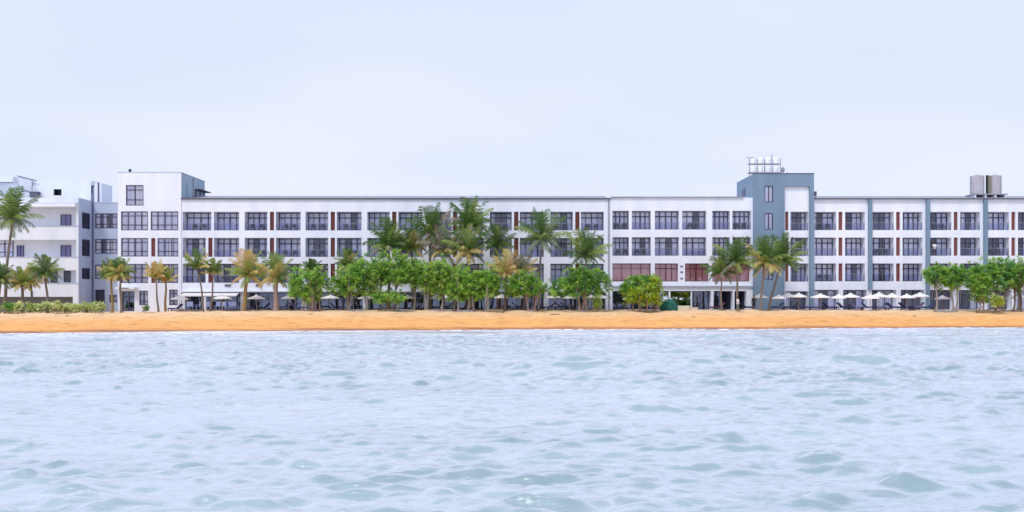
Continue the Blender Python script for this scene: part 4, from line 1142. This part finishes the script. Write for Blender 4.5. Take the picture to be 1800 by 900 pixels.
# straw-green shrubs along the far-left sand
spots = [(14, 'dark-leaved shrub at the foot of the tall leaning palm', 18), (33, 'grey-green shrub second from the left edge', 13), (52, 'pale straw shrub before the dark ground floor', 14), (68, 'straw shrub left of the trunk of the full green palm', 13),
         (84, 'yellow-green shrub at the trunk of the full green palm', 14), (101, 'tall pale shrub right of the full green palm trunk', 18), (118, 'low pale shrub in the middle of the far-left balconies', 13),
         (134, 'yellow-green shrub below the balcony corner', 14), (150, 'pale grey-green shrub below the building side wall', 14), (166, 'leafy yellow-green shrub before the link block doorway', 15), (177, 'small yellow shrub at the right end of the hedge row', 12)]
for i, (px_, lab, hh) in enumerate(spots):
    ms = [M['g5'], M['g3'], M['g2']]
    broad_tree(lab, [(px_+rnd.uniform(-2, 2), 545-hh*0.26+rnd.uniform(-1, 1), 7.0, hh*0.38*rnd.uniform(0.8, 1.3))], [(px_-3, 545), (px_+3, 545)], 95+rnd.uniform(0, 2), ms, 40+i, 9+(i*7) % 11, leaf=0.46, bark='twig', name='shrub', cat='shrub', group='straw-green shrubs along the far-left sand', trw=0.03, w=(0, 0, 0, 0, 1) if i not in (0,) else (1, 2, 2))
broad_tree('small clipped dark green shrub beside the entrance wall', [(256, 543, 5, 4)], [(256, 546)], 100, G2, 60, 18, leaf=0.22, bark='twig', name='shrub', cat='shrub', group='low shrubs on the sand', trw=0.03)
broad_tree('young yellow plant at the foot of the right-hand trees', [(1753, 532, 8, 10)], [(1753, 540)], 99, [M['g3'], M['g5'], M['g4']], 61, 30, leaf=0.4, bark='twig', name='shrub', cat='shrub', group='low shrubs on the sand', trw=0.03)
# garden seen through the passage
broad_tree('yellow-flowering tree seen through the passage behind the hotel', [(1195, 517, 22, 9), (1212, 515, 16, 9), (1180, 515, 14, 8)], [(1195, 530)], 126, [M['g4'], M['g5'], M['g3']], 62, 220, leaf=0.4, name='flowering_tree', cat='tree', group=None) if False else None
t1 = broad_tree('yellow-flowering tree seen through the passage under the hotel', [(1195, 515, 22, 10), (1212, 514, 16, 9), (1180, 514, 14, 9)], [(1195, 530)], 126, [M['g4'], M['g5'], M['py']], 63, 240, leaf=0.45, name='flowering_tree', group='garden plants behind the hotel')
t2 = broad_tree('dark green hedge seen through the passage under the hotel', [(1190, 534, 14, 6), (1210, 534, 16, 7), (1226, 534, 12, 6)], [(1200, 540)], 124.5, G2, 64, 180, leaf=0.35, name='hedge', cat='hedge', bark='twig', group='garden plants behind the hotel', trw=0.05)

# ------------------------------------------------------------------ steps, planters and the green cover
p = MB()
for k in range(4):
    p.box(X(1185, 106), X(1214, 106), 105.4+0.32*k, 105.4+0.32*(k+1), 1.4, 1.58+0.16*k)
sp = obj('steps', p, M['cream_wall'], origin=(X(1200, 106), 105.4, 1.45)); tag(sp, 'broad cream steps leading up to the passage right of the green cover', 'steps')
for lab, a, b_ in (('low cream planter wall left of the steps', 1171, 1184), ('low cream planter wall right of the steps', 1215, 1226)):
    p = MB(); p.box(X(a, 105), X(b_, 105), 104.9, 105.9, 1.4, 1.82); p.box(X(a, 105)-0.04, X(b_, 105)+0.04, 104.86, 105.94, 1.82, 1.88)
    tag(obj('planter_wall', p, M['cream_wall'], origin=(X((a+b_)/2, 105), 105.4, 1.45)), lab, 'planter')
gt = thing('canopy_tent', 'low dark green domed canvas cover beside the lime bush', 'canopy', (X(1176, 102), 102, 1.45))
p = MB(); cx, cy = X(1176, 102), 102
n_ = 12
prof = [(1.0, 1.5), (1.06, 1.8), (0.98, 2.2), (0.72, 2.55), (0.36, 2.78), (0.05, 2.88)]
base = len(p.v)
for r_, z_ in prof:
    for k in range(n_*2):
        a = 2*PI*k/(n_*2); q_ = r_*(1.0 if k % 2 else 0.93); p.v.append((cx+q_*math.cos(a), cy+q_*0.8*math.sin(a), z_ + (0.05 if k % 2 == 0 and r_ > 1 else 0)))
for i in range(len(prof)-1):
    for k in range(n_*2):
        p.f.append((base+i*n_*2+k, base+i*n_*2+(k+1) % (n_*2), base+(i+1)*n_*2+(k+1) % (n_*2), base+(i+1)*n_*2+k)); p.m.append(0)
obj('cover', p, M['canvas_green'], gt)
p = MB(); p.tube([(cx, cy, 2.9), (cx, cy, 3.12)], 0.03, 6); obj('finial', p, M['grey_metal'], gt)

# ------------------------------------------------------------------ parasols
def local_obj(name, mb, m, par, smooth=False):
    me = bpy.data.meshes.new(name); me.from_pydata(mb.v, [], mb.f)
    mm_ = m if isinstance(m, (list, tuple)) else [m]
    for q_ in mm_: me.materials.append(q_)
    if len(mm_) > 1: me.polygons.foreach_set('material_index', mb.m)
    if smooth: me.polygons.foreach_set('use_smooth', [True]*len(me.polygons))
    me.update()
    o = bpy.data.objects.new(name, me); col.objects.link(o); o.parent = par
    return o
def make_parasol(canvas, label, group):
    t_ = thing('parasol', label, 'parasol', (0, 0, 0), group)
    p = MB(); n_ = 8; R0 = 1.0
    rings = [(1.0, 1.42), (1.0, 1.52), (0.55, 1.68), (0.13, 1.82)]
    for r_, z_ in rings:
        for k in range(16):
            a = 2*PI*k/16
            q_ = r_*(1.0 if k % 2 == 0 else 0.945); dz = 0 if k % 2 == 0 else -0.015
            p.v.append((q_*math.cos(a), q_*math.sin(a), z_+dz))
    for i in range(3):
        for k in range(16):
            p.f.append((i*16+k, i*16+(k+1) % 16, (i+1)*16+(k+1) % 16, (i+1)*16+k)); p.m.append(0)
    local_obj('canopy', p, canvas, t_)
    p = MB(); p.lathe(0, 0, [(0.22, 1.80), (0.14, 1.88), (0.02, 1.93)], 12); local_obj('vent_cap', p, canvas, t_)
    p = MB(); p.tube([(0, 0, 0), (0, 0, 1.9)], 0.035, 8); local_obj('pole', p, M['wood'], t_)
    p = MB()
    for k in range(8):
        a = 2*PI*k/8; p.tube([(0.03*math.cos(a), 0.03*math.sin(a), 1.45), (0.6*math.cos(a), 0.6*math.sin(a), 1.62)], 0.012, 4)
    local_obj('ribs', p, M['wood'], t_)
    p = MB(); p.lathe(0, 0, [(0.28, 0), (0.28, 0.06), (0.05, 0.1)], 12); local_obj('base', p, M['grey_metal'], t_)
    return t_
par0 = make_parasol(M['canvas'], 'x', 'white parasols along the terrace')
plist = [
 (315, 524.5, 15, 104, 'white parasol at the right foot of the white tower block'),
 (390, 523.5, 17, 104, 'widest white parasol under the pale awning at the left end of the long wing'),
 (451, 523.5, 16, 104, 'white parasol between the orange thick-trunked palm and the pinkish-trunked palm'),
 (507, 523.5, 13, 104, 'white parasol between the pinkish-trunked palm and the compact round tree'),
 (580, 523, 16, 104, 'white parasol right of the compact round tree'),
 (643, 523.5, 14, 104, 'white parasol around the pale slim post left of the low central shrub'),
 (716, 523, 13, 104, 'white parasol just right of the low shrub under the widest tree'),
 (768, 523, 13, 104, 'white parasol under the lime-topped tree, left of two overlapping'),
 (784, 522, 11, 105.5, 'white parasol under the lime-topped tree, right of two overlapping'),
 (881, 522, 13, 104, 'white parasol left of the withered yellow palm trunk'),
 (914, 522.5, 12, 104, 'white parasol under the green tree below the spreading palm'),
 (973, 522, 14, 104, 'white parasol right of the dividing pillar'),
 (1001, 522.5, 12, 104, 'white parasol left of the reddish stems of the dark green tree'),
 (1036, 522, 12, 104, 'white parasol right of the reddish stems of the dark green tree'),
 (1057, 522.5, 13, 105.5, 'white parasol touching the drainpipe pillar from the left'),
 (1336, 521.5, 15, 105, 'white parasol at the left foot of the blue tower'),
 (1369, 523, 12, 103.5, 'low white parasol at the right foot of the blue tower'),
 (1386, 520.5, 15, 105, 'white parasol below the white panel of the blue tower, left of two'),
 (1404, 520.5, 14, 104, 'white parasol below the white panel of the blue tower, right of two'),
 (1442, 521.5, 17, 104, 'white parasol standing alone right of the blue corner strip'),
 (1474, 522.5, 13, 104, 'white parasol in front of the first white ground-floor column right of the tower'),
 (1495, 521, 16, 105, 'white parasol between the first ground-floor column and the first free-standing blue fin'),
 (1530, 523, 16, 103.5, 'lower front parasol below the first blue fin right of the tower'),
 (1545, 520, 15, 105.5, 'taller rear parasol just right of the first blue fin'),
 (1568, 521, 14, 104.5, 'white parasol left of the second white ground-floor column'),
 (1594, 522, 15, 104, 'lower white parasol right of the second white ground-floor column'),
 (1617, 520, 16, 105.5, 'higher white parasol at the blue fin that reaches the ground'),
 (1657, 524, 13, 104, 'white parasol under the left of the right-hand trees'),
 (1738, 523.5, 12, 104, 'white parasol between the hanging shrub and the largest right tree'),
 (1778, 523.5, 10, 104, 'white parasol left of the pale stems at the right edge'),
 (1796, 523, 12, 104.5, 'white parasol cut by the right edge of the photo'),
]
def place_parasol(src, first, a):
    px_, rim, hw, Y_, lab = a
    x_ = X(px_, Y_); g_ = gz(x_, Y_)
    rz = Z(rim+1.0, Y_)                   # rim height
    s = hw*Y_/F
    o = src if first else dup(src, (0, 0, 0), 0, lab)
    o['label'] = lab
    o.location = (x_, Y_, rz-1.47) ; o.rotation_euler = (0, 0, rnd.uniform(0, 0.8))
    o.scale = (s, s, 1)
    o.location.z = g_ - 0.02
    o.scale = (s, s, (rz-g_)/1.47)
    return o
for i, a in enumerate(plist): place_parasol(par0, i == 0, a)
parg = make_parasol(M['canvas_cream'], 'x', 'white parasols along the terrace')
place_parasol(parg, True, (1105, 524.5, 11, 104.5, 'cream-green parasol just left of the big lime bush'))

# ------------------------------------------------------------------ sun loungers and chairs
def make_lounger(cloth, label):
    t_ = thing('sun_lounger', label, 'sun lounger', (0, 0, 0), 'sun loungers along the terrace edge')
    p = MB()
    p.box(-0.95, 0.95, -0.33, -0.28, 0.26, 0.32); p.box(-0.95, 0.95, 0.28, 0.33, 0.26, 0.32); p.box(-0.95, -0.90, -0.28, 0.28, 0.26, 0.32); p.box(0.90, 0.95, -0.28, 0.28, 0.26, 0.32)
    local_obj('frame', p, M['dark_wood'], t_)
    for sx in (-0.8, 0.8):
        for sy in (-0.3, 0.3):
            p = MB(); p.box(sx-0.03, sx+0.03, sy-0.025, sy+0.025, 0, 0.259); local_obj('leg', p, M['dark_wood'], t_)
    p = MB(); p.box(-0.93, 0.28, -0.3, 0.3, 0.323, 0.42); local_obj('mattress', p, cloth, t_)
    p = MB()
    a = R(38); L = 0.72
    def pt(u, v, y): return (0.29+u*math.cos(a)-v*math.sin(a), y, 0.33+u*math.sin(a)+v*math.cos(a))
    n0 = len(p.v)
    p.v += [pt(0, 0, -0.3), pt(L, 0, -0.3), pt(L, 0.09, -0.3), pt(0, 0.09, -0.3), pt(0, 0, 0.3), pt(L, 0, 0.3), pt(L, 0.09, 0.3), pt(0, 0.09, 0.3)]
    for f_ in ((0, 1, 2, 3), (7, 6, 5, 4), (0, 4, 5, 1), (1, 5, 6, 2), (2, 6, 7, 3), (3, 7, 4, 0)): p.f.append(f_); p.m.append(0)
    local_obj('backrest', p, cloth, t_)
    return t_
kinds = {}
for nm, cl in (('blue', 'blue_cloth'), ('violet', 'violet_cloth'), ('navy', 'navy_cloth'), ('maroon', 'maroon_cloth')):
    kinds[nm] = [make_lounger(M[cl], 'x'), False]
lounge = [
 ('blue', 309, 'blue lounger under the parasol at the foot of the white tower block'),
 ('navy', 440, 'navy lounger right of the orange thick-trunked palm'), ('navy', 462, 'navy lounger left of the pinkish-trunked palm'),
 ('violet', 503, 'violet lounger right of the pinkish-trunked palm'), ('violet', 523, 'violet lounger left of the compact round tree'),
 ('navy', 592, 'navy lounger behind the sand right of the compact round tree'),
 ('navy', 771, 'navy lounger under the lime-topped tree'), ('maroon', 884, 'maroon lounger left of the withered yellow palm'),
 ('blue', 912, 'blue lounger right of the withered yellow palm'), ('navy', 945, 'navy lounger left of the dividing pillar'),
 ('violet', 975, 'violet lounger right of the dividing pillar'), ('navy', 998, 'navy lounger left of the reddish-stemmed tree'),
 ('navy', 1092, 'navy lounger right of the drainpipe pillar'), ('maroon', 1262, 'maroon lounger left of the upright spear-leaved palm'),
 ('navy', 1313, 'navy lounger just left of the blue tower'), ('blue', 1365, 'blue lounger at the foot of the blue tower'),
 ('navy', 1391, 'navy lounger below the white tower panel'), ('blue', 1412, 'blue lounger left of the blue corner strip'),
 ('violet', 1436, 'violet lounger right of the blue corner strip'), ('blue', 1458, 'blue lounger before the open glass door right of the tower'),
 ('blue', 1483, 'blue lounger right of the first white ground-floor column'), ('violet', 1505, 'violet lounger between the first column and the first blue fin'),
 ('blue', 1527, 'blue lounger below the first free-standing blue fin'), ('violet', 1549, 'violet lounger right of the first blue fin'),
 ('blue', 1570, 'blue lounger left of the second white ground-floor column'), ('blue', 1592, 'blue lounger right of the second white ground-floor column'),
 ('violet', 1612, 'violet lounger left of the blue fin that reaches the ground'), ('blue', 1629, 'blue lounger at the foot of the blue fin that reaches the ground'),
]
for kd, px_, lab in lounge:
    src, used = kinds[kd]
    Y_ = 105.0 + rnd.uniform(-0.4, 0.5); x_ = X(px_, Y_)
    loc = (x_, Y_, gz(x_, Y_)+0.0)
    o = src if not used else dup(src, loc, 0, lab)
    kinds[kd][1] = True
    o.location = loc; o['label'] = lab; o.rotation_euler = (0, 0, rnd.uniform(-0.25, 0.25) + (PI if rnd.random() < 0.4 else 0)); o.scale = (0.98, 0.98, 1.15)

def make_chair(name, fr, cl, label, group, h=0.85):
    t_ = thing(name, label, 'chair', (0, 0, 0), group)
    for sx in (-0.23, 0.23):
        for sy in (-0.22, 0.22):
            p = MB(); p.box(sx-0.022, sx+0.022, sy-0.022, sy+0.022, 0, 0.419); local_obj('leg', p, fr, t_)
    p = MB(); p.box(-0.27, 0.27, -0.26, 0.26, 0.42, 0.48); local_obj('seat', p, cl, t_)
    p = MB(); p.box(-0.27, 0.27, 0.22, 0.26, 0.481, h); local_obj('backrest', p, cl, t_)
    p = MB(); p.box(-0.31, -0.272, -0.25, 0.25, 0.62, 0.66); p.box(0.272, 0.31, -0.25, 0.25, 0.62, 0.66); local_obj('armrest', p, fr, t_)
    return t_
bc0 = make_chair('balcony_chair', M['dark_wood'], M['dark_wood'], 'x', 'dark chairs on the balconies')
used = False
ORD = ['first', 'second', 'third', 'fourth', 'fifth', 'sixth', 'seventh', 'eighth', 'ninth', 'tenth', 'eleventh', 'twelfth', 'thirteenth', 'fourteenth']
FL = ['top', 'middle', 'lowest']
def bchair(x_, y_, z_, lab):
    global used
    loc = (x_, y_, z_+0.004)
    o = bc0 if not used else dup(bc0, loc, 0, lab)
    used = True
    o.location = loc; o['label'] = lab; o.rotation_euler = (0, 0, rnd.uniform(-0.5, 0.5))
sel = {(0, 0, 'A'), (1, 0, 'A'), (1, 0, 'B'), (1, 1, 'B'), (2, 0, 'A'), (2, 0, 'B'), (2, 1, 'A'), (2, 1, 'B'), (0, 2, 'B'), (1, 1, 'A'), (5, 0, 'A'), (5, 0, 'B'), (6, 0, 'A'), (6, 0, 'B')}
for k, r_, ab, cpx, bo in chair_spots:
    if (k, r_, ab) not in sel: continue
    bay = k*2 + (1 if ab == 'B' else 0)
    for s, w_ in ((-0.55, 'left'), (0.5, 'right')):
        bchair(X(cpx)+s, YF+0.65, Z(bo), f'dark chair, {w_} of the pair, {FL[r_]} balcony row, {ORD[bay]} bay of the long wing')
for a, r_, bay in ((1091, 0, 'first'), (1220, 0, 'fourth'), (1126, 1, 'second'), (1094, 1, 'first'), (1303, 0, 'sixth')):
    for s, w_ in ((-0.45, 'left'), (0.45, 'right')):
        bchair(X(a)+s, YF+0.5, Z(Mrows[r_][1]), f'dark chair, {w_} of the pair, {FL[r_]} balcony row, {bay} bay right of the drainpipe')
for i, f_ in enumerate(fins[:4]):
    for r_ in range(3):
        if (i + r_) % 2: continue
        if i >= 2 and r_ == 2: continue
        for s, w_ in ((-0.5, 'left'), (0.5, 'right')):
            bchair(X(f_+24)+s, YF+0.6, Z(Rrows[r_][1]), f'dark chair, {w_} of the pair, {FL[r_]} balcony row, {ORD[i*2]} bay right of the blue tower')
# pale blue dining chairs on the terrace
dc0 = make_chair('dining_chair', M['paleblue_cloth'], M['paleblue_cloth'], 'x', 'pale blue dining chairs under the awning', 1.0)
places = [(330, 'leftmost pale blue dining chair under the awning'), (339, 'pale blue dining chair second from the tower block'), (348, 'pale blue dining chair left of the wind-bent palm trunk'), (365, 'pale blue dining chair between the two slim palm trunks'),
          (383, 'pale blue dining chair right of the small slim palm'), (396, 'pale blue dining chair below the widest parasol'), (405, 'pale blue dining chair third from the orange palm trunk'), (413, 'pale blue dining chair nearest the orange palm trunk')]
for i, (px_, lab) in enumerate(places):
    loc = (X(px_, 107.5), 107.5, 1.534)
    o = dc0 if i == 0 else dup(dc0, loc, 0, lab)
    o.location = loc; o['label'] = lab; o.rotation_euler = (0, 0, rnd.uniform(-1, 1)+PI*(i % 2))
# pale posts on the terrace
for px_, wv, lab in ((644, 0.09, 'slim white post inside the parasol left of the low central shrub'), (960.5, 0.22, 'tall pale post at the dividing pillar'), (360.5, 0.10, 'white post between the slim palms under the awning')):
    p = MB(); Y_ = 106.0; p.box(X(px_, Y_)-wv, X(px_, Y_)+wv, Y_-wv, Y_+wv, 1.4, Z(522 if px_ < 700 else 497, Y_)); p.box(X(px_, Y_)-wv-0.04, X(px_, Y_)+wv+0.04, Y_-wv-0.04, Y_+wv+0.04, 1.4, 1.6)
    tag(obj('post', p, M['white'], origin=(X(px_, Y_), Y_, 1.45)), lab, 'post')

# ------------------------------------------------------------------ people
skin = mat('skin', (0.25, 0.13, 0.08), 0.6)
def person(label, loc, rz, shirt, shorts, arms='rest', stride=0.0, hair=(0.01, 0.008, 0.008)):
    t_ = thing('person', label, 'person', loc, None, rz)
    V = []; E = []; Rr = []
    def add(p, r_, par=None):
        V.append(p); Rr.append(r_)
        if par is not None: E.append((par, len(V)-1))
        return len(V)-1
    pel = add((0, 0, 0.93), 0.145); wa = add((0, 0, 1.08), 0.125, pel); ch = add((0, 0, 1.28), 0.15, wa); nk0 = add((0, 0, 1.43), 0.08, ch); nk = add((0, 0.0, 1.50), 0.052, nk0)
    h1 = add((0, -0.01, 1.58), 0.085, nk); h2 = add((0, -0.01, 1.67), 0.098, h1); add((0, 0, 1.74), 0.07, h2)
    for s in (-1, 1):
        hip = add((s*0.09, 0, 0.86), 0.095, pel); kn = add((s*0.11, -0.03+s*stride*0.5, 0.48), 0.06, hip); an = add((s*0.12, s*stride, 0.09), 0.038, kn); add((s*0.13, -0.15+s*stride, 0.035), 0.034, an)
        sh = add((s*0.18, 0, 1.40), 0.062, nk0)
        if arms == 'rail': el = add((s*0.24, -0.06, 1.16), 0.042, sh); wr = add((s*0.20, -0.28, 1.05), 0.03, el); hd = add((s*0.18, -0.36, 1.04), 0.032, wr)
        else: el = add((s*0.25, 0.03, 1.13), 0.042, sh); wr = add((s*0.26, -0.06, 0.90), 0.03, el); hd = add((s*0.26, -0.09, 0.82), 0.032, wr)
        for k in range(5):
            off = (k-2)*0.016
            base_ = Vector(V[hd])
            d = Vector((0.0, -0.03, -0.075)) if arms != 'rail' else Vector((0, -0.07, -0.03))
            if k == 4: d = Vector((-s*0.03, -0.035, -0.03))
            add(tuple(base_ + Vector((off*0.5, off, 0)) + d), 0.009, hd)
    me = bpy.data.meshes.new('body'); me.from_pydata(V, E, []); me.materials.append(skin)
    o = bpy.data.objects.new('body', me); col.objects.link(o); o.parent = t_
    md = o.modifiers.new('Skin', 'SKIN'); md.use_smooth_shade = True
    sv_ = me.skin_vertices[0].data
    for i, r_ in enumerate(Rr): sv_[i].radius = (r_, r_*0.85 if i < 4 else r_)
    sv_[0].use_root = True
    sb = o.modifiers.new('Sub', 'SUBSURF'); sb.levels = 1; sb.render_levels = 1
    def lo(name, secs, m_):
        p = MB(); n_ = 14
        for (cx, cy, z_, rx, ry) in secs:
            for k in range(n_):
                a = 2*PI*k/n_; p.v.append((cx+rx*math.cos(a), cy+ry*math.sin(a), z_))
        for i in range(len(secs)-1):
            for k in range(n_): p.f.append((i*n_+k, i*n_+(k+1) % n_, (i+1)*n_+(k+1) % n_, (i+1)*n_+k)); p.m.append(0)
        return local_obj(name, p, m_, t_, True)
    lo('shirt', [(0, 0, 0.86, 0.19, 0.15), (0, 0, 1.05, 0.175, 0.14), (0, 0, 1.25, 0.195, 0.15), (0, 0, 1.38, 0.21, 0.13), (0, 0, 1.46, 0.11, 0.09)], shirt)
    p = MB()
    for s in (-1, 1):
        if arms == 'rail': p.tube([(s*0.16, 0, 1.40), (s*0.25, -0.05, 1.20)], [0.085, 0.07], 10, cap=False)
        else: p.tube([(s*0.16, 0, 1.40), (s*0.245, 0.02, 1.18)], [0.085, 0.07], 10, cap=False)
    local_obj('sleeves', p, shirt, t_, True)
    p = MB()
    for s in (-1, 1): p.tube([(s*0.085, 0, 0.90), (s*0.10, s*stride*0.3, 0.66), (s*0.11, -0.02+s*stride*0.5, 0.50)], [0.125, 0.105, 0.09], 12, cap=False)
    local_obj('shorts', p, shorts, t_, True)
    p = MB(); p.ball((0, 0.015, 1.70), 0.108, 12, 8, 0, 1.0)
    local_obj('hair', p, mat('hair', hair, 0.6), t_, True)
    p = MB(); p.tube([(0, -0.095, 1.645), (0, -0.125, 1.615)], [0.012, 0.018], 6); local_obj('nose', p, skin, t_)
    p = MB()
    for s in (-1, 1): p.ball((s*0.035, -0.10, 1.655), 0.013, 6, 4)
    local_obj('eyes', p, M['black'], t_)
    return t_
wsh = mat('white_shirt_cloth', (0.8, 0.8, 0.82), 0.8); tsh = mat('teal_shorts_cloth', (0.05, 0.16, 0.16), 0.8); dsh = mat('dark_cloth', (0.03, 0.03, 0.045), 0.8)
def pz(px_, Y_): return (X(px_, Y_), Y_, gz(X(px_, Y_), Y_))
person('person all in white standing at the left foot of the compact round tree', pz(534, 100.5), 0.5, wsh, wsh)
person('person in a white shirt and teal shorts walking on the sand before the spear-leaved palm', pz(1297, 100.0), 1.2, wsh, tsh, stride=0.14)
person('person in dark clothes standing left of the blue tower under a parasol', pz(1325, 104.2), -0.6, dsh, dsh)
person('person in a white shirt at a middle-row balcony railing right of the ground-reaching blue fin', (X(1646), YF+0.50, Z(449.5)+0.004), 0, wsh, dsh, arms='rail')

# ------------------------------------------------------------------ small wrack lines and driftwood on the sand
for i, (px_, py_, lw, lab) in enumerate(((118, 555.5, 3, 'small dark driftwood piece on the far-left sand'), (31, 550.5, 2.5, 'small dark stone at the hedge foot on the far-left sand'), (546, 553, 9, 'long thin dark wrack line on the sand below the compact round tree'),
        (885, 550, 5, 'small dark driftwood below the withered palm'), (976, 553, 17, 'longest dark driftwood strip on the sand right of the dividing pillar'), (994, 548.5, 10, 'thin dark wrack strip behind the longest driftwood strip'),
        (1607, 556, 6, 'small brown seaweed clump on the sand before the ground-reaching blue fin'), (1220, 558, 10, 'thin brown wrack line below the planter wall'))):
    x_ = None
    # find the sand distance on this row
    best = None
    for Y_ in np.arange(72, 103, 0.1):
        xx = X(px_, Y_); e_ = abs(Z(py_, Y_) - gz(xx, Y_))
        if best is None or e_ < best[0]: best = (e_, Y_, xx)
    _, Y_, xx = best; half = lw*0.5*Y_/F
    p = MB(); k = 9
    for s in range(2 if lw > 6 else 1):
        pts = [(xx-half+2*half*j/k, Y_+rnd.uniform(-0.08, 0.08)+s*0.2, gz(xx, Y_)+0.02+rnd.uniform(0, 0.03)) for j in range(k+1)]
        p.tube(pts, [0.02]+[rnd.uniform(0.03, 0.07) for _ in range(k-1)]+[0.02], 5)
    tag(obj('driftwood', p, M['twig'], origin=(xx, Y_, gz(xx, Y_))), lab, 'driftwood', 'driftwood and wrack on the sand')
